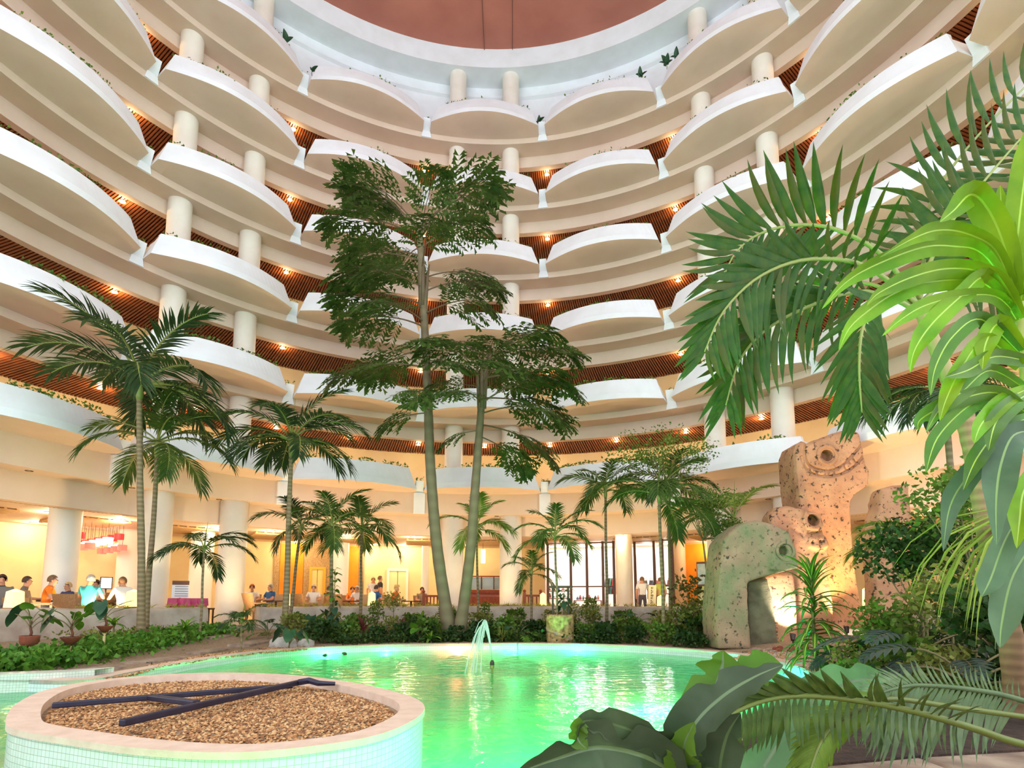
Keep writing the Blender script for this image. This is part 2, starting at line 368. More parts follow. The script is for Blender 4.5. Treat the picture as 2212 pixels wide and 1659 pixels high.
# submerged coloured pool lights along the wall (they light the basin)
BULBS = {}
def pool_light(px, py, color, power, label, depth=0.14):
    w = atz(px, py, WZ); c = Vector((RC.x, RC.y, WZ)); d = (c - w); d.z = 0; d.normalize()
    w = Vector((w.x, w.y, WZ - depth)) + d * 0.12
    t = empty('pool_light', w, math.atan2(d.y, d.x)); tag(t, label, 'light', 'submerged pool lights')
    mb = MB(); mb.lathe([(0.10, -0.05), (0.12, 0.0), (0.12, 0.03), (0.10, 0.035)], 20, close=True)
    h = mb.build('housing', [mat('lamp_housing', rgb(210, 214, 210), 0.4)] if 'lamp_housing' not in MATS else [MATS['lamp_housing']], t)
    key = 'lens_%d%d%d' % tuple(int(9 * v) for v in color)
    if key not in MATS: mat(key, color + (1,), 0.3, emit=color + (1,), estr=5)
    mb = MB(); mb.lathe([(0.095, 0.036), (0.001, 0.045)], 20); mb.build('lens', [MATS[key]], t)
    lamp('pool_lamp', 'POINT', (0.05, 0, 0.05), power, color, 0.06, t)
    # supply cable over the coping
    mb = MB(); mb.tube([(-0.08, 0, 0.0), (-0.2, 0.03, 0.1), (-0.16, 0.02, 0.30), (-0.27, 0.05, 0.29)], 0.008, 5); mb.build('cable', [MATS.get('cable') or mat('cable', rgb(30, 40, 34), 0.6)], t)
GRN, RED, CYN = (0.02, 1.0, 0.28), (1.0, 0.10, 0.05), (0.01, 0.8, 0.75)
for px, py in ((330, 1452), (440, 1434), (560, 1417), (700, 1412), (830, 1406), (1115, 1404), (1250, 1405), (1385, 1408), (1490, 1414)): pool_light(px, py, GRN, 115, 'green glowing lamp under the water by the pool wall')
pool_light(988, 1404, RED, 170, 'red glowing lamp under the water at the far pool wall')
for px, py in ((1720, 1462), (1600, 1425)): pool_light(px, py, CYN, 80, 'cyan glowing lamp under the water at the pool bend')
for x, y in ((0.05, 3.35), (-0.35, 2.75), (1.1, 4.15), (1.9, 5.0), (1.5, 6.2), (-3.6, 6.6)):
    t = empty('floor_light', (x, y, WZ - 0.5)); tag(t, 'green lamp set in the floor of the pool', 'light', 'pool floor lamps')
    mb = MB(); mb.lathe([(0.07, -0.04), (0.09, 0.0), (0.07, 0.02)], 16, close=True); mb.build('housing', [MATS['lamp_housing']], t)
    lamp('floor_lamp', 'POINT', (0, 0, 0.1), 170 if y < 4.5 else 110, (0.03, 1.0, 0.16), 0.05, t)
# raised white mosaic kerb of the pool at the left
kb = [atz(x, y, -0.02) for x, y in ((-260, 1475), (-120, 1462), (0, 1457), (110, 1453), (205, 1447))]
kp = catmull(kb, 6, False); bk = [p + Vector((0.02, 0.35, 0)) for p in kp]
kerb = strip_uv('pool_kerb', [lvl(kp, -0.5), lvl(kp, -0.02), lvl(bk, -0.02), lvl(bk, -0.3)], TILE, None, closed=False, smooth=False); struct(kerb, 'raised kerb of white mosaic at the edge of the pool', 'kerb')
# garden ground
def gz(x, y):
    r = math.hypot(x - RC.x, y - RC.y); t = min(max((r - 5.6) / 3.4, 0), 1); t = t * t * (3 - 2 * t)
    return CZ - 0.02 + 0.24 * t + 0.03 * noise.noise(Vector((x * 0.9, y * 0.9, 0)))
mb = MB(); n = len(outp); K = 9; vv = []
for p in outp:
    d = Vector((p.x - RC.x, p.y - RC.y, 0)); r0 = d.length; d.normalize()
    for k in range(K + 1):
        r = r0 - 0.05 + (max(9.6, r0 + 0.6) - r0 + 0.05) * k / K; q = Vector((RC.x, RC.y, 0)) + d * r
        vv.append(Vector((q.x, q.y, gz(q.x, q.y) if k else CZ - 0.03)))
for i in range(n):
    j = (i + 1) % n
    for k in range(K): mb.f.append((i * (K + 1) + k, j * (K + 1) + k, j * (K + 1) + k + 1, i * (K + 1) + k + 1)); mb.m.append(0)
mb.v = [tuple(p) for p in vv]
gd = mb.build('floor_garden', [GRAVELG], None, True); fixn(gd); struct(gd, 'gravel and soil ground of the garden around the pool', 'ground')
# terrace retaining wall of rough stone, with a gap for the steps
def cyl(px, R):
    """angle (deg) at which the sight line of image column px meets the circle of radius R"""
    d = ray(px, 1300); d.z = 0; d.normalize(); o = Vector((-RC.x, -RC.y, 0)); b = o.dot(d); t = -b + math.sqrt(b * b - (o.length_squared - R * R)); p = d * t
    return math.degrees(math.atan2(p.x - RC.x, p.y - RC.y))
WR = 9.45; FZ = 0.25
def rough_wall(a0, a1, name, label):
    n = max(8, int(abs(a1 - a0) * 1.2)); prof = [(WR, -0.1), (WR - 0.03, 0.2), (WR - 0.02, 0.5), (WR + 0.03, 0.70), (WR + 0.12, 0.76), (WR + 0.45, 0.76), (WR + 0.55, 0.70), (WR + 0.56, 0.2)]
    mb = MB(); k = len(prof); vv = []
    for i in range(n + 1):
        a = a0 + (a1 - a0) * i / n
        for r, z in prof:
            q = noise.noise(Vector((a * 0.25, z * 2.2, r))) * 0.06 + noise.noise(Vector((a * 0.9, z * 5, 3))) * 0.03
            vv.append(pol(a, r + q, z + (q * 0.5 if z > 0.6 else 0)))
    ff = [(i * k + j, (i + 1) * k + j, (i + 1) * k + j + 1, i * k + j + 1) for i in range(n) for j in range(k - 1)]
    ff += [tuple(range(k)), tuple(n * k + j for j in range(k - 1, -1, -1))]
    mb.add(vv, ff); o = mb.build(name, [STONEW], None, True); return struct(o, label, 'wall')
AG0, AG1 = cyl(452, WR), cyl(566, WR)
rough_wall(-104, AG0, 'wall_left', 'low rough pale stone wall below the restaurant terrace')
rough_wall(AG1, cyl(1640, WR), 'wall_back', 'low rough pale stone wall behind the pool garden')
rough_wall(cyl(1874, WR), 78, 'wall_right_garden', 'low rough pale stone wall beyond the tall serpent head')
for i in range(3):
    s_ = sweep([(WR - 0.45 + 0.32 * i, -0.05), (WR - 0.45 + 0.32 * i, 0.06 + 0.09 * i), (WR + 0.9, 0.06 + 0.09 * i), (WR + 0.9, -0.05)], AG0 - 0.5, AG1 + 0.5, 8)
    o = s_.build('step', [FLAG]); struct(o, 'stone garden step up to the lobby, number %s from the gravel' % ('one', 'two', 'three')[i], 'step')
fl = sweep([(WR + 0.5, FZ - 0.15), (WR + 0.5, FZ), (26, FZ), (26, FZ - 0.15)], -112, 112, 60).build('floor', [FLOORM]); struct(fl, 'polished cream lobby floor', 'floor')
# flagstone path and bed edge on the left garden side
for i, (x0, y0, x1, y1, w) in enumerate(((90, 1448, 250, 1432, .28), (255, 1427, 390, 1413, .24), (405, 1408, 478, 1397, .24), (500, 1395, 560, 1386, .28), (448, 1388, 500, 1381, .2))):
    a, b = atz(x0, y0, -0.04), atz(x1, y1, -0.04); mid = (a + b) / 2; L = (b - a).length
    pts = []
    for k in range(12):
        t = 2 * PI * k / 12; r = 1 + 0.12 * noise.noise(Vector((i * 3.1, k, 0)))
        pts.append(Vector((math.copysign(abs(math.cos(t)) ** 0.5, math.cos(t)) * L * 0.5 * r, math.copysign(abs(math.sin(t)) ** 0.5, math.sin(t)) * w * 0.9 * r, 0)))
    ang = math.atan2(b.y - a.y, b.x - a.x)
    mb = MB(); mb.prism(pts, -0.12, 0.02, top=[p * 0.97 for p in pts]); o = mb.build('flagstone', [FLAG]); o.location = (mid.x, mid.y + w * 0.5, gz(mid.x, mid.y) + 0.02); o.rotation_euler = (0, 0, ang); bevel(o, 0.02)
    tag(o, 'flat irregular flagstone edging the gravel by the ivy bed', 'stone', 'flagstones along the ivy bed')
# ------------------------------------------------------------------ lobby shell
LCZ = ZL + 2.70
ce = sweep([(13.28, LCZ), (26, LCZ)], -104, 104, 60, closed=False).build('ceiling_lobby', [CREAM_SHADED]); struct(ce, 'cream lobby ceiling', 'ceiling')
mb = MB()
for i in range(430):
    a = math.radians(-98 + 196 * i / 430); mb.box((RC.x + 13.75 * math.sin(a), RC.y + 13.75 * math.cos(a), LCZ - 0.03), (0.05, 0.7, 0.04), 0, rz=-a + 0.5)
o = mb.build('ceiling_lattice', [LATT], ce); o['kind'] = 'stuff'
for ac in range(-66, 76, 11):
    mb = MB(); a = math.radians(ac)
    for k in range(16): mb.box((0, -1.05 + 0.14 * k, 0), (1.9, 0.07, 0.05))
    for k in range(7): mb.box((-0.9 + 0.3 * k, 0, 0.04), (0.06, 2.2, 0.04))
    o = mb.build('lattice_panel', [LATT], ce); o.location = (RC.x + 16.6 * math.sin(a), RC.y + 16.6 * math.cos(a), LCZ - 0.06); o.rotation_euler = (0, 0, -a)
BR = 19.4
bw = sweep([(BR, FZ), (BR, LCZ), (BR + 0.3, LCZ), (BR + 0.3, FZ)], -104, cyl(1178, BR), 60).build('wall_lobby', [YELLOW]); struct(bw, 'warm yellow curved back wall of the lobby', 'wall')
bw2 = sweep([(BR, FZ), (BR, LCZ), (BR + 0.3, LCZ), (BR + 0.3, FZ)], cyl(1455, BR), 104, 30).build('wall_right', [YELLOW]); struct(bw2, 'warm yellow curved lobby wall beyond the shop', 'wall')
def panel(x0, x1, m, name, label, z0=FZ, z1=LCZ - 0.03, R=BR - 0.06, t=0.06):
    o = sweep([(R, z0), (R, z1), (R + t, z1), (R + t, z0)], cyl(x0, R), cyl(x1, R), 6).build(name, [m]); return struct(o, label, 'panel')
panel(601, 652, ORANGE, 'orange_panel', 'wide orange wall panel between the stone wall strips')
panel(750, 772, ORANGE, 'orange_panel', 'narrow orange wall panel beside the white round column')
panel(1456, 1530, ORANGE, 'orange_panel', 'orange wall panel at the end of the shop windows')
panel(588, 600, STONEP, 'stone_panel', 'narrow pebbly stone strip at the edge of the wide orange panel')
panel(653, 711, STONEP, 'stone_panel', 'broad pebbly stone wall panel with the yellow door')
panel(773, 785, STONEP, 'stone_panel', 'narrow pebbly stone strip at the edge of the narrow orange panel')
def lobby_col(px, w, Y, m, label):
    p = at(px, 1300, Y); r = w * Y / F_PX / 2; mb = MB(); mb.lathe([(r, FZ), (r, LCZ)], 28); o = mb.build('lobby_column', [m], None, True); o.location = (p.x, p.y, 0); struct(o, label, 'column')
WCOL = mat('white_column', rgb(246, 244, 238), 0.5)
for px, w, Y in ((125, 60, 16.5), (272, 46, 21.5), (430, 46, 21.5), (731, 38, 25.5), (917, 16, 27.0)): lobby_col(px, w, Y, WCOL, 'smooth white column standing inside the lobby')
lobby_col(1350, 36, 23.0, COLM, 'cream column in front of the shop windows')
stc = panel(1536, 1562, STONEP, 'stone_panel', 'pebbly stone pier beside the big stone heads', R=15.5, t=0.5)
# doors
DFR = mat('door_frame_white', rgb(250, 244, 226), 0.4)
def door(n, x0, x1, y0, frame, leafm, label, R=BR - 0.03):
    a0, a1 = cyl(x0, R), cyl(x1, R); zt = FZ + 2.15; t = empty('door_%d' % n); struct(t, label, 'door')
    for a, b in ((a0, a0 + 0.35), (a1 - 0.35, a1)): sweep([(R - 0.08, FZ), (R - 0.08, zt), (R, zt), (R, FZ)], a, b, 2).build('door_frame', [frame], t)
    sweep([(R - 0.08, zt), (R - 0.08, zt + 0.12), (R, zt + 0.12), (R, zt)], a0, a1, 4).build('door_head', [frame], t)
    am = (a0 + a1) / 2
    for a, b in ((a0 + 0.35, am - 0.05), (am + 0.05, a1 - 0.35)): sweep([(R - 0.04, FZ), (R - 0.04, zt), (R, zt), (R, FZ)], a, b, 3).build('door_leaf', [leafm], t)
    p = pol(am, R - 0.08, FZ + 1.05); mb = MB(); mb.tube([p + Vector((0.08, 0, -0.15)), p + Vector((0.08, 0, 0.15))], 0.015, 6); mb.build('door_handle', [LAMPRIM], t)
door(1, 834, 881, 1243, DFR, mat('pale_door_glass', rgb(232, 226, 168), 0.2), 'double door in a broad white frame on the yellow wall')
door(2, 665, 701, 1243, mat('yellow_frame', rgb(226, 180, 60), 0.5), mat('yellow_door_glass', rgb(240, 214, 130), 0.2), 'yellow framed glass door in the stone wall panel')
# lights of the lobby ceiling
WARM = (1.0, 0.76, 0.46)
lob = [(110, 1111, 0), (258, 1126, 0), (18, 1143, 0), (585, 1150, 0), (629, 1180, 0), (745, 1160, 0), (788, 1186, 0), (872, 1186, 0), (894, 1163, 0), (1210, 1184, 0), (1292, 1184, 0), (1338, 1156, 0), (1441, 1176, 0), (1531, 1172, 0), (466, 1143, 0), (1020, 1180, 0)]
for px, py, _ in lob:
    p = atz(px, py, LCZ - 0.09) if False else at(px, py, 20)
    d = ray(px, py); t = (LCZ - 0.06 - CAMZ) / d.z; q = Vector((d.x * t, d.y * t, LCZ - 0.06))
    rr_ = math.hypot(q.x - RC.x, q.y - RC.y)
    if rr_ > BR - 0.6 or rr_ < 13.5:
        k = min(max(rr_, 13.6), BR - 0.8) / rr_; q = Vector((RC.x + (q.x - RC.x) * k, RC.y + (q.y - RC.y) * k, LCZ - 0.06))
    rr_ = math.hypot(q.x - RC.x, q.y - RC.y); aa_ = math.degrees(math.atan2(q.x - RC.x, q.y - RC.y)); near_ = min(abs(aa_ - k_) for k_ in range(-66, 76, 11))
    q.z = LCZ - 0.085 if (15.45 < rr_ < 17.75 and rr_ * math.sin(math.radians(near_)) < 1.0) else LCZ - 0.05 if rr_ < 14.15 else LCZ - 0.001
    downlight(q, 48, 'bright round downlight in the lobby ceiling', 'lobby downlights', r=0.13, color=WARM)
for ac in (-95, -78, 62, 84): lamp('lobby_light', 'POINT', pol(ac, 15.5, LCZ - 0.3), 90, WARM, 0.15)
# small dark recessed spots in the stepped fascia
DARKM = mat('dark_recess', rgb(70, 56, 40), 0.7)
for n in range(-1, 13):
    mb = MB(); mb.lathe([(0.09, 0.0), (0.09, -0.008), (0.06, -0.008), (0.05, 0.0)], 14); t = mb.build('recessed_spot', [DARKM]); t.location = pol(nang(0) - 20 + n * 11.25, 12.62, ZL + 3.31); tag(t, 'small unlit recessed spot in the cream fascia soffit', 'light', 'unlit spots in the fascia')
# ------------------------------------------------------------------ lobby furniture and people
def on(px, R): return pol(cyl(px, R), R)
WICK = mat('wicker', rgb(176, 132, 88), 0.7, var=rgb(146, 104, 66), scale=40, bump=0.5, bscale=90)
WICKL = mat('pale_wicker', rgb(206, 176, 140), 0.7, var=rgb(184, 152, 116), scale=40, bump=0.5, bscale=90)
DWOOD = mat('dark_table_wood', rgb(74, 44, 28), 0.4)
REDW = mat('red_brown_wood', rgb(150, 66, 26), 0.45, var=rgb(122, 50, 20), scale=10)
LANT = mat('glowing_lantern', rgb(255, 226, 140), 0.6, emit=(1.0, 0.72, 0.24, 1), estr=1.15)
def make_chair(m):
    t = empty('wicker_chair')
    mb = MB(); mb.box((0, 0, 0.40), (0.56, 0.54, 0.10)); o = mb.build('seat', [m], t); bevel(o, 0.02)
    mb = MB(); N = 8
    for i in range(N):     # curved tapered backrest of upright woven panels
        x0, x1 = -0.30 + 0.60 * i / N, -0.30 + 0.60 * (i + 1) / N
        f = lambda x: 0.25 - 0.5 * (x / 0.3) ** 2 * 0.10
        mb.add([(x0, f(x0), .42), (x1, f(x1), .42), (x1 * 1.1, f(x1) + .13, .92), (x0 * 1.1, f(x0) + .13, .92), (x0, f(x0) + .05, .42), (x1, f(x1) + .05, .42), (x1 * 1.1, f(x1) + .18, .92), (x0 * 1.1, f(x0) + .18, .92)],
               [(0, 1, 2, 3), (5, 4, 7, 6), (3, 2, 6, 7), (0, 4, 5, 1), (0, 3, 7, 4), (1, 5, 6, 2)])
    mb.build('backrest', [m], t)
    for sx in (-1, 1):
        mb = MB(); mb.box((sx * 0.29, 0.02, 0.60), (0.05, 0.5, 0.05)); mb.box((sx * 0.29, -0.21, 0.50), (0.05, 0.05, 0.2)); mb.build('armrest', [m], t)
        for sy in (-1, 1):
            mb = MB(); mb.box((sx * 0.25, sy * 0.22, 0.18), (0.05, 0.05, 0.36)); mb.build('leg', [m], t)
    return t
def copy_tree(o, parent=None):
    c = o.copy(); col.objects.link(c); c.parent = parent
    for ch in list(o.children): copy_tree(ch, c)
    return c
protos = {}
def chair(px, R, yaw, m, label, sc=1.0, group='wicker chairs on the terrace'):
    if m.name not in protos: protos[m.name] = t = make_chair(m)
    else: t = copy_tree(protos[m.name])
    p = on(px, R); t.location = (p.x, p.y, FZ); t.rotation_euler = (0, 0, yaw); t.scale = (sc,) * 3; tag(t, label, 'chair', group)
    return t
chair(54, 10.45, PI + 0.15, WICK, 'brown wicker chair beside the tall glowing lantern', .8)
chair(163, 10.45, PI - 0.1, WICK, 'empty brown wicker chair between the orange and teal shirts', .9)
chair(556, 11.6, PI - 0.7, WICK, 'brown wicker chair turned sideways by the round column')
chair(655, 12.3, PI - 0.5, WICK, 'brown wicker chair tilted toward the table by the wide orange panel')
chair(733, 12.7, PI - 0.3, WICK, 'empty wicker chair next to the vine covered palm')
def table(px, R, label, r=0.42):
    p = on(px, R); t = empty('round_table', (p.x, p.y, FZ)); tag(t, label, 'table', 'round cafe tables')
    mb = MB(); mb.lathe([(0.01, 0.65), (r, 0.65), (r, 0.69), (0.01, 0.69)], 28); mb.build('tabletop', [DWOOD], t)
    mb = MB(); mb.lathe([(0.04, 0.03), (0.04, 0.65)], 12); mb.build('pedestal', [DWOOD], t)
    mb = MB(); mb.lathe([(0.01, 0), (0.26, 0), (0.25, 0.02), (0.03, 0.04)], 20); mb.build('foot', [DWOOD], t)
table(221, 11.75, 'round dark table between the teal and white shirts')
table(596, 12.5, 'round dark table by the chair turned sideways'); table(754, 13.6, 'round dark table beside the vine covered palm')
table(888, 14.3, 'round dark table by the yellow wall with the white framed door'); table(123, 12.2, 'round table in front of the man in orange')
# ---- lanterns on the wall
def lantern(px, R, h, w, z0, label):
    p = on(px, R); t = empty('paper_lantern', (p.x, p.y, z0), -math.radians(cyl(px, R))); tag(t, label, 'lantern', 'glowing lanterns along the stone wall')
    mb = MB(); a = w / 2; mb.prism([(-a, -a), (a, -a), (a, a), (-a, a)], 0.02, h * 0.86, top=[(-a * .86, -a * .86), (a * .86, -a * .86), (a * .86, a * .86), (-a * .86, a * .86)]); mb.build('shade', [LANT], t)
    mb = MB(); b = a * .86; mb.prism([(-b, -b), (b, -b), (b, b), (-b, b)], h * 0.86, h, top=[(-.01, -.01), (.01, -.01), (.01, .01), (-.01, .01)]); mb.build('cap', [LANT], t)
    mb = MB(); mb.box((0, 0, 0.01), (w * 1.05, w * 1.05, 0.02)); mb.build('base', [REDW], t)
    lamp('lantern_light', 'POINT', (0, 0, h + 0.12), 3, (1, 0.72, 0.3), 0.08, t)
for px, h, w, lb in ((31, .40, .24, 'tall glowing lantern near the brown wicker chair'), (288, .44, .26, 'glowing yellow lantern behind the twin palm trunks'), (620, .42, .15, 'slim glowing lantern behind the palm before the orange panel'),
                     (803, .46, .22, 'glowing yellow lantern in front of the standing pair'), (967, .40, .16, 'glowing lantern at the foot of the leaning tree trunk'), (1173, .44, .20, 'glowing lantern beside the wooden railing'), (1428, .34, .20, 'glowing lantern below the slanted sign board'), (1879, .5, .22, 'glowing lantern behind the tall stone serpent head')):
    lantern(px, 9.75, h, w, 0.76, lb)
# ---- wooden railings
def railing(px0, px1, R, label, n=6):
    a, b = on(px0, R), on(px1, R); t = empty('wood_railing', (a.x, a.y, FZ), math.atan2(b.y - a.y, b.x - a.x)); L = (b - a).length; tag(t, label, 'railing')
    for x in (0, L):
        mb = MB(); mb.box((x, 0, 0.5), (0.11, 0.11, 1.0)); mb.lathe([(0.03, 1.0), (0.065, 1.05), (0.05, 1.1), (0.0, 1.12)], 12, (x, 0, 0)); mb.build('post', [REDW], t)
    for z in (0.15, 0.88): mb = MB(); mb.box((L / 2, 0, z), (L, 0.07, 0.08)); mb.build('rail', [REDW], t)
    for i in range(1, n): mb = MB(); mb.lathe([(.025, .15), (.035, .4), (.022, .6), (.03, .88)], 8, (L * i / n, 0, 0)); mb.build('baluster', [REDW], t)
railing(1015, 1087, 13.4, 'red brown wooden railing between the two columns', 8); railing(1133, 1168, 12.6, 'short red brown wooden railing beside the glowing lantern', 4); railing(915, 952, 14.2, 'red brown wooden railing behind the leaning tree trunk', 5)
# ---- bar alcove between the central columns
GREYG = mat('grey_window_glass', rgb(150, 170, 180), 0.1); DKF = mat('dark_frame', rgb(58, 42, 34), 0.5)
t = empty('bar_window', on(1040, 18.6)); t.rotation_euler = (0, 0, -math.radians(cyl(1040, 18.6))); t.location.z = FZ; tag(t, 'dark framed bar window with grey panes behind the railing', 'window')
for i in range(4): mb = MB(); mb.box((-0.9 + 0.6 * i, 0, 1.55), (0.54, 0.03, 0.55)); mb.build('pane', [GREYG], t)
for i in range(5): mb = MB(); mb.box((-1.2 + 0.6 * i, -0.02, 1.55), (0.05, 0.06, 0.62)); mb.build('mullion', [DKF], t)
mb = MB(); mb.box((0, -0.1, 1.15), (2.5, 0.3, 0.14)); mb.box((0, 0, 1.88), (2.5, 0.1, 0.06)); mb.build('frame', [REDW], t)
mb = MB(); mb.box((0, -0.05, 0.55), (2.5, 0.3, 1.1)); mb.build('counter', [REDW], t)
t = empty('pendant_lamp', on(1043, 16.0)); t.location.z = LCZ - 0.04; tag(t, 'white tubular pendant lamp hanging above the railing', 'lamp')
mb = MB(); mb.lathe([(0.0, -0.35), (0.09, -0.35), (0.09, -0.95), (0.0, -0.95)], 16); mb.build('shade', [mat('pendant_white', rgb(255, 250, 235), .5, emit=(1, .92, .75, 1), estr=6)], t)
mb = MB(); mb.tube([(0, 0, 0), (0, 0, -0.36)], 0.008, 6); mb.build('cord', [DKF], t)
# ---- shop with window walls, shelves and goods
SHW = mat('shop_white', rgb(246, 248, 250), 0.5); MUL = mat('mullion_bronze', rgb(96, 64, 46), 0.45)
gm = bpy.data.materials.new('clear_glass'); gm.use_nodes = True; nt = gm.node_tree; nt.nodes.clear()
o_ = nt.nodes.new('ShaderNodeOutputMaterial'); mx = nt.nodes.new('ShaderNodeMixShader'); tr = nt.nodes.new('ShaderNodeBsdfTransparent'); gl = nt.nodes.new('ShaderNodeBsdfGlossy'); gl.inputs['Roughness'].default_value = 0.02
fr = nt.nodes.new('ShaderNodeFresnel'); nt.links.new(fr.outputs[0], mx.inputs[0]); nt.links.new(tr.outputs[0], mx.inputs[1]); nt.links.new(gl.outputs[0], mx.inputs[2]); nt.links.new(mx.outputs[0], o_.inputs['Surface'])
SR = 16.6
sb = sweep([(BR + 0.9, FZ), (BR + 0.9, LCZ), (BR + 1.1, LCZ), (BR + 1.1, FZ)], cyl(1165, BR), cyl(1475, BR), 20).build('wall_shop', [SHW]); struct(sb, 'bright white back wall of the gift shop', 'wall')
for side, x in (('one', 1176), ('two', 1457)):
    o = sweep([(SR, FZ), (SR, LCZ), (BR + 1.1, LCZ), (BR + 1.1, FZ)], cyl(x, SR), cyl(x + 2, SR), 1).build('wall_shop_side', [CREAM_SHADED]); struct(o, 'side wall %s of the gift shop' % side, 'wall')
def shopfront(n, xs, label):
    t = empty('window_%d' % n); struct(t, label, 'window')
    for x in xs: p = on(x, SR); mb = MB(); mb.box((p.x, p.y, (FZ + LCZ) / 2), (0.11, 0.11, LCZ - FZ - 0.05), rz=-math.radians(cyl(x, SR))); mb.build('mullion', [MUL], t)
    for a, b in zip(xs[:-1], xs[1:]):
        A, B = on(a, SR), on(b, SR)
        for z in (FZ + 1.32, LCZ - 0.08, FZ + 0.1): mb = MB(); mb.tube([A + Vector((0, 0, z)), B + Vector((0, 0, z))], 0.04, 4); mb.build('transom', [MUL], t)
        mb = MB(); mb.add([A + Vector((0, 0, FZ + .1)), B + Vector((0, 0, FZ + .1)), B + Vector((0, 0, LCZ - .1)), A + Vector((0, 0, LCZ - .1))], [(0, 1, 2, 3)]); mb.build('pane', [gm], t)
shopfront(1, [1184, 1234, 1269, 1304, 1328], 'bronze framed shop window wall with white interior'); shopfront(2, [1374, 1416, 1434, 1456], 'bronze framed shop window wall beside the orange panel')
for px in (1205, 1255, 1300, 1400, 1440):
    p = on(px, 18.4); lamp('shop_light', 'POINT', (p.x, p.y, LCZ - 0.35), 40, (0.93, 0.96, 1.0), 0.2)
GC = [mat('goods_%d' % i, c, 0.5) for i, c in enumerate((rgb(204, 70, 60), rgb(230, 170, 60), rgb(80, 160, 130), rgb(150, 96, 70), rgb(96, 120, 170), rgb(214, 130, 120), rgb(60, 50, 52)))]
def shelf(px0, px1, R, zs, label):
    a, b = on(px0, R), on(px1, R); L = (b - a).length; t = empty('shop_shelf', (a.x, a.y, FZ), math.atan2(b.y - a.y, b.x - a.x)); tag(t, label, 'shelf')
    for z in zs: mb = MB(); mb.box((L / 2, 0, z), (L, 0.35, 0.04)); mb.build('board', [REDW], t)
    for x in (0.02, L - 0.02): mb = MB(); mb.box((x, 0, max(zs) / 2), (0.05, 0.35, max(zs))); mb.build('upright', [REDW], t)
    return t, L
rs = random.Random(4)
NM = ['red', 'amber', 'teal', 'brown', 'blue', 'pink', 'black']
WHERE = {}
def goods(t, L, z, n, place):
    M = Matrix.Translation(t.location) @ Matrix.Rotation(t.rotation_euler.z, 4, 'Z')
    for i in range(n):
        c = rs.randrange(7); h = rs.uniform(0.10, 0.24); r = rs.uniform(0.04, 0.07); mb = MB()
        mb.lathe([(0, 0), (r, 0), (r * 1.05, h * 0.55), (r * 0.5, h * 0.75), (r * 0.45, h), (0, h)], 12)
        o = mb.build('souvenir_jar', [GC[c]], None, True); o.location = M @ Vector((.16 + (L - .32) * i / (n - 1), rs.uniform(-.08, .08), z + 0.0205))
        tag(o, 'small %s souvenir jar on the %s' % (NM[c], place), 'jar', '%s jars on the %s' % (NM[c], place))
t, L = shelf(1180, 1234, 18.0, (0.45, 0.8, 1.15), 'wooden shop shelf rack behind the first window pane'); goods(t, L, 0.47, 6, 'lowest board of the shop rack'); goods(t, L, 0.82, 6, 'middle board of the shop rack'); goods(t, L, 1.17, 5, 'top board of the shop rack')
t, L = shelf(1240, 1300, 17.6, (0.4, 0.7), 'low wooden display table in the middle of the shop'); goods(t, L, 0.72, 8, 'low display table in the shop')
t, L = shelf(1376, 1454, 18.8, (1.42,), 'high shelf with bags in the shop by the orange panel')
BAGC = [mat('bag_%d' % i, c, 0.6) for i, c in enumerate((rgb(70, 80, 70), rgb(46, 50, 58), rgb(150, 90, 80), rgb(120, 60, 64), rgb(190, 190, 200), rgb(72, 96, 120)))]
BN = ['olive', 'black', 'tan', 'wine red', 'pale grey', 'blue']
for i, c in enumerate((4, 0, 1, 2, 5, 3)):
    M = Matrix.Translation(t.location) @ Matrix.Rotation(t.rotation_euler.z, 4, 'Z'); p = M @ Vector((L * (i + 0.5) / 6, 0, 1.442)); b = empty('hand_bag', p, t.rotation_euler.z); tag(b, '%s hand bag on the high shop shelf' % BN[c], 'bag', 'bags on the high shelf'); b.scale = (.72,) * 3
    mb = MB(); mb.prism([(-.15, -.06), (.15, -.06), (.15, .06), (-.15, .06)], 0, .28, top=[(-.11, -.03), (.11, -.03), (.11, .03), (-.11, .03)]); mb.build('body', [BAGC[c]], b)
    mb = MB(); mb.tube([(-.08, 0, .27), (-.06, 0, .42), (.06, 0, .42), (.08, 0, .27)], 0.012, 6); mb.build('strap', [BAGC[c]], b)
for i, px in enumerate((1313, 1318, 1323, 1328)):
    p = on(px, 18.3); c = (4, 6, 2, 0)[i]; mb = MB(); pts = [(-.16, -.03), (.16, -.03), (.16, .03), (-.16, .03)]
    mb.prism(pts, 1.0, 1.75, top=[(x * .7, y) for x, y in pts]); mb.prism([(-.25, -.03), (-.12, -.03), (-.12, .03), (-.25, .03)], 1.35, 1.7, top=[(-.16, -.03), (-.08, -.03), (-.08, .03), (-.16, .03)]); mb.prism([(.12, -.03), (.25, -.03), (.25, .03), (.12, .03)], 1.35, 1.7, top=[(.08, -.03), (.16, -.03), (.16, .03), (.08, .03)])
    mb.tube([(0, 0, 1.75), (0, 0, 1.9), (0, 0.4, 1.9)], 0.01, 5)
    o = mb.build('hanging_shirt', [GC[c]]); o.location = (p.x, p.y, FZ); o.rotation_euler = (0, 0, 0.9); tag(o, '%s shirt hanging at the side of the shop window' % NM[c], 'shirt', 'shirts hanging in the shop')
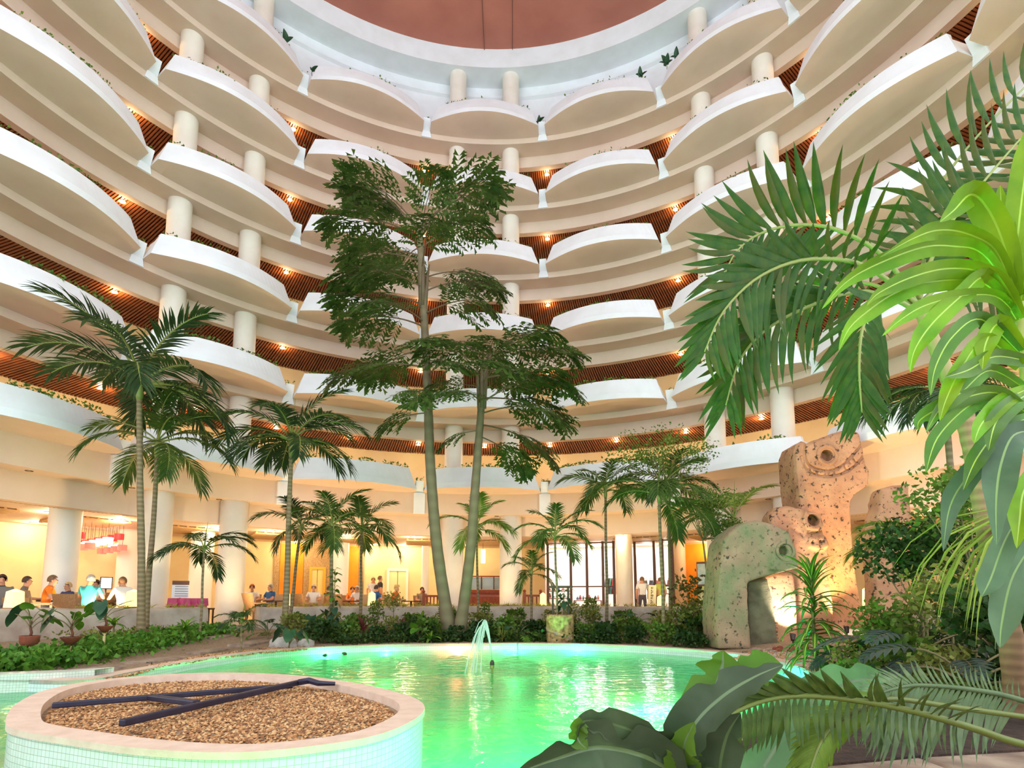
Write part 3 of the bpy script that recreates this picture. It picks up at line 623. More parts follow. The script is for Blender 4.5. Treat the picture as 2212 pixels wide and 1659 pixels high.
# slanted sign board with upright lettering (too blurred to read: drawn as marks)
BOARD = mat('sign_board_cream', rgb(226, 214, 170), 0.6); INK = mat('dark_ink', rgb(40, 34, 30), 0.7)
p = on(1406, 12.4); t = empty('sign_board', (p.x, p.y, FZ), -math.radians(cyl(1406, 12.4))); t.rotation_euler = (-0.06, 0.05, t.rotation_euler.z); tag(t, 'tall slanted cream sign board with a column of dark letters', 'sign')
mb = MB(); mb.box((0, 0, 0.62), (0.28, 0.05, 1.24)); mb.build('board', [BOARD], t)
for i in range(12):
    mb = MB(); z = 1.14 - i * 0.09; k = i % 4
    mb.box((-0.03, -0.03, z), (0.02, 0.008, 0.06)); 
    if k != 1: mb.box((0.005, -0.03, z + 0.025), (0.06, 0.008, 0.015))
    if k != 2: mb.box((0.005, -0.03, z - 0.02), (0.06, 0.008, 0.015))
    if k == 3: mb.box((0.03, -0.03, z), (0.02, 0.008, 0.06))
    mb.build('letter', [INK], t)
# poster by the pebbly pier
p = on(1522, 15.2); t = empty('wall_poster', (p.x, p.y, FZ + 1.0), -math.radians(cyl(1522, 15.2))); tag(t, 'blue and green framed poster beside the pebbly stone pier', 'poster')
mb = MB(); mb.box((0, 0, 0.1), (0.5, 0.05, 2.2)); mb.build('frame', [MUL], t)
mb = MB(); mb.box((0, -0.03, 0.72), (0.44, 0.01, 0.8)); mb.build('upper_print', [mat('poster_sky', rgb(150, 200, 210), .5, var=rgb(220, 232, 226), scale=4)], t)
mb = MB(); mb.box((0, -0.03, -0.2), (0.44, 0.01, 0.9)); mb.build('lower_print', [mat('poster_lime', rgb(190, 210, 40), .5, var=rgb(226, 226, 190), scale=4)], t)
# cloth covered desk and notice board
CRIM = mat('crimson_satin', rgb(176, 24, 62), 0.35, var=rgb(130, 12, 44), scale=5); PINKC = mat('pink_satin', rgb(206, 44, 110), 0.3, var=rgb(160, 26, 84), scale=5)
p = on(406, 11.2); t = empty('covered_desk', (p.x, p.y, FZ), -math.radians(cyl(406, 11.2)) * 0.6); tag(t, 'desk draped in crimson satin cloth with a pink overlay', 'table')
def skirt(w, d, z0, z1, amp, n=72):
    mb = MB(); ring = []
    for i in range(n):
        s = 4 * i / n; k = int(s); u = s - k; x, y = [(-1 + 2 * u, -1), (1, -1 + 2 * u), (1 - 2 * u, 1), (-1, 1 - 2 * u)][k]
        ring.append((x * w / 2, y * d / 2, math.sin(i * 2.1) + 0.6 * math.sin(i * 0.9)))
    vv = [Vector((x, y, z1)) for x, y, q in ring] + [Vector((x * (1 + amp * 0.5 + amp * q * .5), y * (1 + amp * 0.5 + amp * q), z0)) for x, y, q in ring]
    mb.add(vv, [(i, (i + 1) % n, n + (i + 1) % n, n + i) for i in range(n)] + [tuple(range(n))]); return mb
skirt(0.95, 0.55, 0.02, 0.74, 0.06).build('cloth', [CRIM], t); skirt(0.99, 0.59, 0.54, 0.75, 0.05).build('overlay', [PINKC], t)
mb = MB()
for sx in (-1, 1):
    for sy in (-1, 1): mb.box((sx * .4, sy * .2, .36), (.05, .05, .70))
mb.build('legs_frame', [DWOOD], t)
p = on(388, 12.0); t = empty('notice_board', (p.x, p.y, FZ), -math.radians(cyl(388, 12.0)) * 0.6); tag(t, 'white notice board with a brown heading behind the crimson desk', 'sign')
mb = MB(); mb.box((0, 0, 1.02), (0.44, 0.03, 0.5)); mb.build('board', [SHW], t)
mb = MB(); mb.box((0, -0.02, 1.21), (0.44, 0.012, 0.12)); mb.build('heading', [mat('brown_heading', rgb(120, 74, 54), .6)], t)
for i in range(5): mb = MB(); mb.box((0.03, -0.02, 1.10 - 0.07 * i), (0.34, 0.008, 0.018)); mb.build('text_line', [mat('grey_print', rgb(150, 130, 140), .6) if i == 0 else MATS['grey_print']], t)
mb = MB(); mb.tube([(0, 0.02, 0), (0, 0.02, 0.9)], 0.02, 8); mb.lathe([(0.16, 0), (0.15, 0.02), (0, 0.03)], 16, (0, 0.02, 0)); mb.build('stand', [DWOOD], t)
p = on(447, 11.6); t = empty('side_stool', (p.x, p.y, FZ)); tag(t, 'small dark wooden stool next to the crimson desk', 'stool')
mb = MB(); mb.box((0, 0, 0.44), (0.34, 0.3, 0.05)); mb.build('seat', [DWOOD], t)
for sx in (-1, 1):
    for sy in (-1, 1): mb = MB(); mb.box((sx * .14, sy * .12, .21), (.035, .035, .42)); mb.build('leg', [DWOOD], t)
# red and white lampshades of the restaurant
RSH = mat('red_shade', rgb(226, 20, 26), 0.5, emit=(1, 0.02, 0.03, 1), estr=0.5); PSH = mat('coral_shade', rgb(246, 110, 90), 0.5, emit=(1, .25, .18, 1), estr=.4)
WSH = mat('white_shade', rgb(250, 244, 236), 0.5, emit=(1, .95, .86, 1), estr=2.0)
for i in range(20):
    px = 160 + 100 * ((i * 0.618) % 1); R = 15.9 + 0.165 * i; zz = LCZ - 0.62 - 0.16 * (i % 3) + (px - 210) * 0.0012; p = on(px, R)
    t = empty('drum_pendant', (p.x, p.y, LCZ)); m_ = (RSH, WSH, PSH)[i % 3]; nm = ('red', 'white', 'coral')[i % 3]
    tag(t, '%s drum lampshade hanging in the restaurant cluster' % nm, 'lamp', '%s restaurant lampshades' % nm); h = zz - LCZ
    mb = MB(); mb.lathe([(0.15, h), (0.15, h + 0.2), (0.145, h + 0.2), (0.145, h)], 20); mb.build('shade', [m_], t)
    mb = MB(); mb.tube([(0, 0, h + 0.2), (0, 0, 0)], 0.006, 5); mb.build('cord', [DKF], t)
    mb = MB(); mb.lathe([(0.0, h + 0.05), (0.14, h + 0.05), (0.14, h + 0.06), (0, h + 0.06)], 16); mb.build('diffuser', [WSH], t)
p = on(226, 17.2); t = empty('wall_screen', (p.x, p.y, FZ), 0.7); tag(t, 'small blue lit screen on a stand in the restaurant', 'screen')
mb = MB(); mb.box((0, 0, 1.3), (0.36, 0.05, 0.42)); mb.build('bezel', [DKF], t)
mb = MB(); mb.box((0, -0.03, 1.3), (0.30, 0.01, 0.36)); mb.build('display', [mat('blue_display', rgb(120, 190, 255), .3, emit=(.4, .7, 1, 1), estr=2)], t)
mb = MB(); mb.tube([(0, 0, 0), (0, 0, 1.1)], 0.025, 8); mb.lathe([(.2, 0), (.18, .02), (0, .03)], 16); mb.build('stand', [DKF], t)
# first floor corridor: violet screen, dark glazed panel, orange lamp
p = on(1046, 15.3); t = empty('wall_sign', (p.x, p.y, ZL + 4.98), -math.radians(cyl(1046, 15.3))); tag(t, 'violet lit panel on the first floor corridor wall', 'sign')
mb = MB(); mb.box((0, 0, 0), (0.44, 0.06, 0.2)); mb.build('bezel', [DKF], t); mb = MB(); mb.box((0, -0.035, 0), (0.38, 0.01, 0.15)); mb.build('display', [mat('violet_display', rgb(110, 80, 230), .3, emit=(.3, .18, 1, 1), estr=2)], t)
p = on(1212, 15.3); t = empty('corridor_window', (p.x, p.y, ZL + 4.9), -math.radians(cyl(1212, 15.3))); tag(t, 'dark green glazed window on the first floor corridor wall', 'window')
mb = MB(); mb.box((0, 0, 0), (1.5, 0.06, 0.7)); mb.build('frame', [DKF], t); mb = MB(); mb.box((0, -0.035, 0), (1.42, 0.01, 0.62)); mb.build('pane', [mat('green_dark_glass', rgb(84, 100, 80), .15)], t)
p = on(1204, 14.7); t = empty('table_lamp', (p.x, p.y, ZL + 4.35)); tag(t, 'orange shaded lamp on the first floor corridor', 'lamp')
mb = MB(); mb.lathe([(.13, 0), (.12, .03), (.02, .05), (.02, .55)], 14); mb.build('base', [DWOOD], t); mb = MB(); mb.lathe([(.2, .5), (.13, .74), (.125, .74), (.19, .5)], 18); mb.build('shade', [mat('orange_shade', rgb(240, 140, 40), .5, emit=(1, .4, .05, 1), estr=1.5)], t)
# glass balustrade panels on the first floor
for px in (1600, 1690):
    p = on(px, 13.35); mb = MB(); mb.box((0, 0, 0.5), (1.3, 0.015, 1.0)); t = empty('glass_balustrade', (p.x, p.y, ZL + 4.36), -math.radians(cyl(px, 13.35))); tag(t, 'clear glass balustrade panel between the first floor columns', 'balustrade', 'glass balustrades')
    mb.build('pane', [gm], t); mb = MB(); mb.box((0, 0, 1.01), (1.3, 0.03, 0.03)); mb.build('rail', [LAMPRIM], t)
# ---- people
SKIN = mat('skin', rgb(214, 154, 120), 0.6); SHOE = mat('shoe', rgb(60, 46, 40), 0.6)
def skin_body(joints, edges):
    """joints: name -> (pos, rx, ry); returns one continuous evaluated mesh"""
    names = list(joints); me = bpy.data.meshes.new('person'); me.from_pydata([joints[n][0] for n in names], [(names.index(a), names.index(b)) for a, b in edges], [])
    o = bpy.data.objects.new('person_tmp', me); col.objects.link(o); o.modifiers.new('skin', 'SKIN')
    for i, n in enumerate(names):
        sv = me.skin_vertices[0].data[i]; sv.radius = (joints[n][1], joints[n][2]); sv.use_root = (n == 'hip')
    s = o.modifiers.new('sub', 'SUBSURF'); s.levels = 2; s.render_levels = 2
    dg = bpy.context.evaluated_depsgraph_get(); r = bpy.data.meshes.new_from_object(o.evaluated_get(dg)); bpy.data.objects.remove(o); return r
def joints_for(pose):
    J = {}
    if pose == 'stand': hipz, knee, foot, toe = 0.92, (0.0, 0.50), (0.0, 0.08), -0.14
    else: hipz, knee, foot, toe = 0.50, (-0.42, 0.50), (-0.40, 0.08), -0.54
    lean = -0.10 if pose == 'lean' else (-0.02 if pose == 'sit' else 0.0)
    J['hip'] = ((0, 0, hipz), .15, .12); J['waist'] = ((0, lean * .4, hipz + .22), .145, .11); J['chest'] = ((0, lean, hipz + .42), .17, .12); J['neck'] = ((0, lean * 1.3, hipz + .56), .06, .06)
    J['head'] = ((0, lean * 1.5 - .01, hipz + .68), .082, .095); J['crown'] = ((0, lean * 1.5 - .005, hipz + .77), .062, .072); J['nose'] = ((0, lean * 1.5 - .10, hipz + .67), .018, .018)
    for s, nm in ((-1, 'L'), (1, 'R')):
        J['sh' + nm] = ((s * .19, lean, hipz + .50), .065, .06)
        if pose == 'stand': el, wr, ha = (s * .25, .03, hipz + .22), (s * .24, -.06, hipz + .0), (s * .235, -.08, hipz - .09)
        else: el, wr, ha = (s * .26, lean - .10, hipz + .26), (s * .18, lean - .32, hipz + .24), (s * .15, lean - .41, hipz + .25)
        J['el' + nm] = (el, .045, .045); J['wr' + nm] = (wr, .032, .03); J['ha' + nm] = (ha, .035, .022)
        J['th' + nm] = ((s * .09, knee[0] * .15, hipz - .02), .09, .09); J['kn' + nm] = ((s * .11, knee[0], knee[1]), .06, .06); J['an' + nm] = ((s * .11, foot[0], foot[1]), .042, .042); J['to' + nm] = ((s * .12, toe, .04), .042, .03)
    return J
EDG = [('hip', 'waist'), ('waist', 'chest'), ('chest', 'neck'), ('neck', 'head'), ('head', 'crown'), ('head', 'nose')]
for nm in 'LR': EDG += [('chest', 'sh' + nm), ('sh' + nm, 'el' + nm), ('el' + nm, 'wr' + nm), ('wr' + nm, 'ha' + nm), ('hip', 'th' + nm), ('th' + nm, 'kn' + nm), ('kn' + nm, 'an' + nm), ('an' + nm, 'to' + nm)]
REG = {'neck': 0, 'head': 0, 'crown': 0, 'nose': 0, 'elL': 0, 'elR': 0, 'wrL': 0, 'wrR': 0, 'haL': 0, 'haR': 0, 'waist': 1, 'chest': 1, 'shL': 1, 'shR': 1, 'hip': 2, 'thL': 2, 'thR': 2, 'knL': 2, 'knR': 2, 'anL': 2, 'anR': 2, 'toL': 3, 'toR': 3}
BODY = {}
for pose in ('sit', 'lean', 'stand'):
    J = joints_for(pose); me = skin_body(J, EDG); pts = []
    for a, b in EDG:
        for k in range(5):
            t = k / 4; q = Vector(J[a][0]).lerp(Vector(J[b][0]), t); reg = REG[a] if t < 0.5 else REG[b]
            if a == 'sh' + a[-1:] and b.startswith('el'): reg = 1 if t < 0.7 else 0
            if a == 'chest' and b == 'neck': reg = 1 if t < .8 else 0
            pts.append((q, reg))
    idx = []
    for p in me.polygons:
        c = p.center; idx.append(min(pts, key=lambda e: (e[0] - c).length_squared)[1])
    BODY[pose] = (me, idx, J)
HAIRM = {k: mat('hair_' + k, c, 0.6, var=v, scale=30) for k, c, v in (('dark', rgb(52, 36, 28), rgb(80, 56, 40)), ('grey', rgb(170, 160, 148), rgb(206, 198, 188)), ('red', rgb(150, 70, 34), rgb(176, 92, 50)), ('blond', rgb(200, 164, 110), rgb(222, 192, 140)), ('brown', rgb(104, 70, 44), rgb(132, 94, 62)))}
CLOTH = {}
def cloth(k, c):
    if k not in CLOTH: CLOTH[k] = mat('cloth_' + k, c, 0.8, bump=0.2, bscale=12)
    return CLOTH[k]
def person(px, R, yaw, pose, shirt, pants, hair, label, sc=0.97, hat=False, z=FZ):
    base, idx, J = BODY[pose]; me = base.copy(); me.materials.clear()
    for m_ in (SKIN, shirt, pants, SHOE): me.materials.append(m_)
    me.polygons.foreach_set('material_index', idx); me.polygons.foreach_set('use_smooth', [True] * len(idx))
    p = on(px, R); o = link('person', me, None, (p.x, p.y, z), (0, 0, yaw), sc); tag(o, label, 'person', None)
    c = Vector(J['crown'][0]); mb = MB(); N, K = 14, 6; h = Vector(J['head'][0])
    for i in range(K + 1):
        ph = (0.02 + 0.60 * i / K) * PI
        for j in range(N):
            th = 2 * PI * j / N; front = math.sin(th) < -0.35
            pz = math.cos(min(ph, 0.36 * PI) if front else ph); rr = math.sin(min(ph, 0.36 * PI) if front else ph)
            mb.v.append((h.x + 0.097 * rr * math.cos(th), h.y + 0.015 + 0.112 * rr * math.sin(th), h.z + 0.03 + 0.125 * pz))
    for i in range(K):
        for j in range(N): mb.f.append((i * N + j, (i + 1) * N + j, (i + 1) * N + (j + 1) % N, i * N + (j + 1) % N)); mb.m.append(0)
    mb.build('hair', [HAIRM[hair]], o, True)
    for sx in (-1, 1):
        mb = MB(); mb.lathe([(0.0, -.008), (.011, -.004), (.011, .004), (0, .008)], 8, (h.x + sx * .034, h.y - .088, h.z + .012)); mb.build('eye', [INK], o)
        mb = MB(); mb.lathe([(0, -.03), (.016, -.02), (.018, .015), (0, .03)], 8, (h.x + sx * .088, h.y + .005, h.z)); mb.build('ear', [SKIN], o)
    mb = MB(); mb.box((h.x, h.y - .088, h.z - .05), (.045, .012, .01)); mb.build('mouth', [MATS.get('lip') or mat('lip', rgb(170, 90, 80), .5)], o)
    if hat: mb = MB(); mb.lathe([(.18, .09), (.11, .10), (.10, .18), (0, .19)], 20, tuple(h)); mb.build('hat', [cloth('straw', rgb(206, 176, 120))], o)
    return o
ORS = cloth('orange', rgb(255, 128, 20)); TEAL = cloth('teal', rgb(60, 160, 166)); WHT = cloth('white', rgb(236, 230, 224)); NAVY = cloth('navy', rgb(66, 70, 110)); GRY = cloth('grey', rgb(120, 112, 104)); BLU = cloth('blue', rgb(40, 90, 150)); BLK = cloth('black', rgb(56, 50, 50)); DGR = cloth('darkgreen', rgb(50, 78, 52)); PNT = cloth('pants', rgb(86, 80, 84)); KHK = cloth('khaki', rgb(150, 130, 104)); ORR = cloth('rust', rgb(216, 84, 30))
def stool(px, R, label):
    p = on(px, R); t = empty('lobby_stool', (p.x, p.y, FZ)); tag(t, label, 'stool', 'round stools on the terrace')
    mb = MB(); mb.lathe([(.01, .37), (.19, .37), (.20, .40), (.19, .43), (.01, .43)], 20); mb.build('seat', [WICK], t)
    mb = MB(); mb.lathe([(.03, .02), (.03, .37)], 10); mb.build('pedestal', [DWOOD], t); mb = MB(); mb.lathe([(.01, 0), (.19, 0), (.18, .02), (.03, .03)], 18); mb.build('foot', [DWOOD], t)
def sitter(px, R, yaw, pose, shirt, pants, hair, label, seat, m, sc=0.97, hat=False):
    person(px, R, yaw, pose, shirt, pants, hair, label, sc, hat)
    if m is None: stool(px, R, seat)
    else: chair(px, R, yaw, m, seat, 1.0)
sitter(0, 11.9, 0.6, 'sit', GRY, PNT, 'dark', 'seated guest in grey at the end of the terrace behind the lantern', 'wicker chair of the grey guest at the end of the terrace', WICK)
sitter(38, 12.6, PI - 0.9, 'lean', GRY, PNT, 'dark', 'dark haired guest in a grey shirt leaning beside the tall lantern', 'stool under the leaning guest in grey', None)
sitter(93, 11.35, PI / 2 + 0.5, 'lean', ORS, PNT, 'brown', 'man in a bright orange shirt leaning over a table', 'pale wicker chair of the man in the orange shirt', WICKL)
sitter(146, 13.35, -0.3, 'sit', NAVY, PNT, 'blond', 'small blond guest in navy behind the empty wicker chair', 'pale wicker chair of the small guest in navy', WICKL, 0.9)
sitter(191, 11.05, PI + 0.2, 'sit', TEAL, PNT, 'grey', 'grey haired guest in a teal shirt seen from behind', 'stool under the guest in the teal shirt', None, 1.0)
sitter(206, 13.5, 0.2, 'sit', WHT, PNT, 'dark', 'dark haired guest in white facing the teal shirt', 'wicker chair of the dark haired guest in white', WICK)
sitter(268, 10.6, -PI / 2 - 0.5, 'lean', WHT, KHK, 'brown', 'brown haired guest in a white shirt leaning on the table', 'stool under the brown haired guest in white', None)
sitter(262, 12.1, 0.3, 'sit', KHK, PNT, 'dark', 'dark haired guest in khaki behind the white shirt', 'wicker chair of the guest in khaki', WICK)
sitter(543, 14.3, 0.4, 'sit', WHT, PNT, 'red', 'red haired guest in a white top by the round column', 'wicker chair of the red haired guest', WICK)
sitter(584, 13.7, -0.5, 'sit', BLU, PNT, 'grey', 'grey haired guest in a blue shirt at the table', 'pale wicker chair of the guest in a blue shirt', WICKL)
sitter(677, 13.6, 0.2, 'sit', WHT, KHK, 'grey', 'grey haired guest in a pale shirt under the yellow door', 'pale wicker chair of the guest under the yellow door', WICKL)
sitter(709, 15.2, PI - 0.3, 'sit', DGR, PNT, 'dark', 'guest in dark green behind the vine covered palm', 'brown wicker chair of the guest in dark green', WICK)
sitter(760, 15.7, 0.5, 'sit', ORS, PNT, 'brown', 'guest in an orange top before the narrow orange panel', 'wicker chair of the guest in the orange top', WICK)
sitter(774, 14.6, -0.2, 'lean', WHT, GRY, 'grey', 'grey haired guest in white bending toward the table', 'stool under the grey haired guest in white', None)
sitter(806, 13.2, PI / 2 + .9, 'lean', BLU, PNT, 'dark', 'dark haired guest in blue on the yellow lit chair', 'pale wicker chair lit yellow by a lantern', WICKL)
person(805, 17.0, 0.4, 'stand', WHT, KHK, 'blond', 'blond standing guest in a white top', 1.0)
person(820, 16.6, PI / 2 + 0.5, 'stand', BLK, GRY, 'brown', 'bearded standing man in a black shirt', 1.02)
sitter(849, 13.9, PI - 0.9, 'lean', ORR, PNT, 'blond', 'seated guest in rust orange with a straw hat', 'pale wicker chair of the guest in a hat', WICKL, 0.97, True)
sitter(911, 15.8, 0.3, 'sit', KHK, PNT, 'dark', 'seated guest beside the wooden railing', 'wicker chair of the guest beside the wooden railing', WICK)
person(1388, 13.0, PI, 'stand', WHT, PNT, 'brown', 'brown haired visitor in white facing the shop window', 0.9)
person(1427, 13.2, PI + .3, 'stand', cloth('lime', rgb(200, 214, 90)), PNT, 'brown', 'visitor in a lime top facing the shop window', 0.88)
def inside(p, poly):
    c = False; j = len(poly) - 1
    for i in range(len(poly)):
        a, b = poly[i], poly[j]
        if (a.y > p[1]) != (b.y > p[1]) and p[0] < (b.x - a.x) * (p[1] - a.y) / (b.y - a.y) + a.x: c = not c
        j = i
    return c
# ------------------------------------------------------------------ plants: generators
def leafmat(name, a, b, tr=0.35, rough=0.4, scale=3.0): return mat(name, a, rough + .08, var=b, scale=scale, trans=tr, spec=.28)
PALML = leafmat('palm_leaf', rgb(66, 92, 36), rgb(98, 118, 50)); PALMD = leafmat('palm_leaf_dark', rgb(46, 70, 38), rgb(78, 98, 50)); PALMY = leafmat('palm_leaf_light', rgb(112, 142, 44), rgb(150, 164, 64))
RACH = mat('palm_rachis', rgb(134, 140, 66), 0.5); SHAFT = mat('crownshaft', rgb(120, 132, 62), 0.45, var=rgb(156, 150, 84), scale=3)
FISH = leafmat('fishtail_leaf', rgb(60, 88, 32), rgb(96, 120, 50), .4); FISHS = mat('fishtail_stalk', rgb(110, 88, 62), 0.6)
DRAC = leafmat('dracaena_leaf', rgb(98, 138, 14), rgb(138, 168, 30), 0.45, 0.35); DRACD = leafmat('dracaena_leaf_deep', rgb(70, 104, 34), rgb(104, 134, 50), 0.4, 0.35)
STRIPE = mat('leaf_midrib', rgb(196, 204, 70), 0.4); GREYL = leafmat('grey_green_leaf', rgb(74, 96, 66), rgb(98, 120, 84), 0.3, 0.4)
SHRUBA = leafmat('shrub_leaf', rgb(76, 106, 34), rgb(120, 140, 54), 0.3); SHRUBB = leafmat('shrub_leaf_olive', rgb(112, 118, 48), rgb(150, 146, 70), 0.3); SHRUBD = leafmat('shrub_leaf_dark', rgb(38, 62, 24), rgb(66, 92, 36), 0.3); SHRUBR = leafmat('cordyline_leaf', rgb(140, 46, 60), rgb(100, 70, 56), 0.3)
IVY = leafmat('ivy_leaf', rgb(60, 110, 30), rgb(112, 158, 54), 0.3); BIGL = leafmat('broad_leaf', rgb(74, 122, 34), rgb(116, 156, 52), 0.35); BIGD = leafmat('broad_leaf_deep', rgb(40, 72, 48), rgb(64, 96, 62), 0.25, 0.3); MONS = leafmat('dark_lobed_leaf', rgb(44, 58, 54), rgb(76, 92, 80), 0.15, 0.3)
STEMM = mat('stem', rgb(120, 104, 66), 0.7); TWIG = mat('twig', rgb(92, 74, 52), 0.8)
def ring_mat(name, a, b, freq):
    m = bpy.data.materials.new(name); m.use_nodes = True; nt = m.node_tree; p = nt.nodes['Principled BSDF']; tc = nt.nodes.new('ShaderNodeTexCoord'); w = nt.nodes.new('ShaderNodeTexWave'); w.bands_direction = 'Z'; w.inputs['Scale'].default_value = freq; w.inputs['Distortion'].default_value = 2.0; w.inputs['Detail'].default_value = 3
    rp = nt.nodes.new('ShaderNodeValToRGB'); rp.color_ramp.elements[0].color = a; rp.color_ramp.elements[1].color = b; rp.color_ramp.elements[0].position = .2
    bp = nt.nodes.new('ShaderNodeBump'); bp.inputs['Strength'].default_value = 0.25; bp.inputs['Distance'].default_value = 0.01
    nt.links.new(tc.outputs['Object'], w.inputs['Vector']); nt.links.new(w.outputs['Fac'], rp.inputs['Fac']); nt.links.new(rp.outputs['Color'], p.inputs['Base Color']); nt.links.new(w.outputs['Fac'], bp.inputs['Height']); nt.links.new(bp.outputs['Normal'], p.inputs['Normal']); p.inputs['Roughness'].default_value = 0.8; return m
TRUNK = ring_mat('ringed_palm_trunk', rgb(122, 102, 72), rgb(148, 126, 92), 3.0); TRUNKB = ring_mat('brown_palm_trunk', rgb(140, 106, 76), rgb(164, 126, 92), 4.0); TRUNKF = ring_mat('fishtail_trunk', rgb(118, 102, 74), rgb(126, 110, 80), 0.9)
def ruv(seed): return random.Random(seed)
def rach_curve(L, e0, e1, n=14, pw=1.25):
    pts = [Vector((0, 0, 0))]; e0, e1 = math.radians(e0), math.radians(e1)
    for i in range(n):
        s = ((i + 0.5) / n) ** pw; a = e0 + (e1 - e0) * s; pts.append(pts[-1] + Vector((math.cos(a), 0, math.sin(a))) * (L / n))
    return pts
def sample(pts, s):
    x = s * (len(pts) - 1); i = min(int(x), len(pts) - 2); f = x - i; p = pts[i].lerp(pts[i + 1], f); t = (pts[i + 1] - pts[i]).normalized(); return p, t
def leaflet(mb, p, d, nrm, L, W, droop, m=0, seg=4):
    """narrow folded blade starting at p along d, bending down"""
    vv = []; q = Vector(p); d = Vector(d).normalized(); prof = (0.35, 1.0, 0.85, 0.5, 0.0) if seg == 4 else (0.4, 1.0, 0.6, 0.0)
    for i in range(seg + 1):
        s = d.cross(nrm); s = s.normalized() if s.length > 1e-5 else d.orthogonal()
        w = W * 0.5 * prof[i]; lift = nrm * (w * 0.5)
        vv += [q - s * w + lift, q, q + s * w + lift]
        d = (d + Vector((0, 0, -droop / seg))).normalized(); q = q + d * (L / seg)
    ff = []
    for i in range(seg): ff += [(3 * i, 3 * i + 1, 3 * i + 4, 3 * i + 3), (3 * i + 1, 3 * i + 2, 3 * i + 5, 3 * i + 4)]
    mb.add(vv, ff, m)
def feather(L, e0, e1, n, lf, w, droop, seed, lm=PALML, vlift=0.25, seg=3, s0=0.2, name='frond'):
    r = ruv(seed); mb = MB(); pts = rach_curve(L, e0, e1); k = len(pts); mb.tube(pts, [0.022 * L / 2 * (1 - 0.85 * i / (k - 1)) + 0.003 for i in range(k)], 5, 1)
    for i in range(n):
        s = s0 + (0.995 - s0) * (i + 0.5) / n; p, t = sample(pts, s); side = Vector((0, 1, 0)); up = side.cross(t) * -1
        if up.z < 0: up = -up
        phi = math.radians(68 - 42 * s + r.uniform(-5, 5)); prof = math.sin(PI * min(1, 0.12 + 0.95 * (s - s0) / (1 - s0) * 0.88)) ** 0.6
        for sg in (-1, 1):
            d = t * math.cos(phi) + side * sg * math.sin(phi) + up * (vlift + r.uniform(-.08, .08))
            leaflet(mb, p, d, up, lf * (0.35 + 0.65 * prof) * r.uniform(.9, 1.08), w, droop * r.uniform(.7, 1.3), 0, seg)
    return mb.mesh(name, [lm, RACH])
FR = {}
for key, lm in (('m', PALML), ('d', PALMD), ('y', PALMY)):
    FR[key] = [feather(1.0, 68, 5, 30, 0.34, 0.028, 0.5, 11, lm), feather(1.0, 48, -38, 30, 0.34, 0.028, 0.6, 12, lm), feather(1.0, 26, -62, 30, 0.36, 0.028, 0.7, 13, lm), feather(1.0, 6, -80, 28, 0.34, 0.028, 0.7, 14, lm)]
def trunk_mesh(path, r0, r1, m, n=10, name='trunk', flare=1.4, bumps=True):
    pts = catmull(path, 8, False); k = len(pts); rad = []
    for i in range(k):
        s = i / (k - 1); r = r0 + (r1 - r0) * s; r *= 1 + (flare - 1) * max(0, 1 - s * 9); rad.append(r * (1.05 if bumps and i % 2 else 1.0))
    mb = MB(); mb.tube(pts, rad, n); return mb
def gpt(px, py, Y=None):
    """garden ground point on the sight line of a pixel, at depth Y"""
    p = at(px, py, Y); return Vector((p.x, p.y, gz(p.x, p.y)))
def palm(name, base, crown, Y, L, label, key='m', nf=10, r0=0.07, r1=0.045, seed=1, shaft=0.35, group='feather palms in the pool garden', mid=None, els=None, cat='palm', Yc=None, azs=None, ground=None):
    r = ruv(seed); b = gpt(base[0], base[1], Y); c = at(crown[0], crown[1], Yc or Y)
    if ground is not None: b.z = ground
    t = empty(name, b); tag(t, label, cat, group)
    path = [Vector((0, 0, -0.06))]; 
    if mid: path += [at(mx_, my_, Y) - b for mx_, my_ in mid]
    else: path += [(c - b) * 0.33 + Vector((0.02, 0, 0)), (c - b) * 0.66]
    path.append(c - b); top = c - b; dirn = (path[-1] - path[-2]).normalized()
    trunk_mesh(path, r0, r1, TRUNK).build('trunk', [TRUNK], t, True)
    if shaft:
        mb = MB(); mb.tube([top - dirn * 0.03, top + dirn * shaft * .25, top + dirn * shaft * .7, top + dirn * shaft], [r1 * 1.1, r1 * 1.55, r1 * 1.2, r1 * .6], 10); mb.build('crownshaft', [SHAFT], t, True)
    ct = top + dirn * (shaft * 0.85 if shaft else 0)
    for i in range(nf):
        az = 2.399 * i + r.uniform(-.25, .25) if azs is None else math.radians(azs[i]); v = (i * 4) // nf if els is None else els[i % len(els)]
        sc = L * r.uniform(.88, 1.1) * (0.9 if v == 0 else 1.0)
        link('frond', FR[key][min(v, 3)], t, ct - dirn * (0.03 * v), (r.uniform(-.2, .2), r.uniform(-.12, .12), az), sc)
    if nf > 6:
        mb = MB(); mb.tube([ct, ct + Vector((.02, 0, L * .3)), ct + Vector((.05, 0, L * .55))], [.02, .012, .002], 5); mb.build('spear_leaf', [PALMY], t)
    return t
palm('feather_palm', (306, 1366), (301, 862), 12.6, 2.55, 'tallest feather palm of the twin trunks by the ivy bed', 'd', 15, 0.085, 0.055, 21, 0.5, els=(0, 1, 1, 2, 1, 2, 2, 0, 3, 1, 2, 2, 1, 3, 2))
palm('feather_palm', (314, 1364), (339, 985), 13.5, 1.8, 'shorter feather palm of the twin trunks by the ivy bed', 'm', 12, 0.075, 0.045, 22, 0.45, mid=[(320, 1260), (332, 1120)])
palm('feather_palm', (613, 1385), (629, 985), 14.6, 2.0, 'tall green trunked feather palm beside the boulder', 'd', 15, 0.085, 0.05, 23, 0.55, els=(0, 0, 1, 1, 2, 1, 2, 3, 1, 2, 3, 2, 1, 3, 2))
palm('feather_palm', (623, 1350), (648, 1150), 16.2, 1.3, 'thin leaning feather palm in front of the orange panel', 'd', 9, 0.05, 0.035, 24, 0.2)
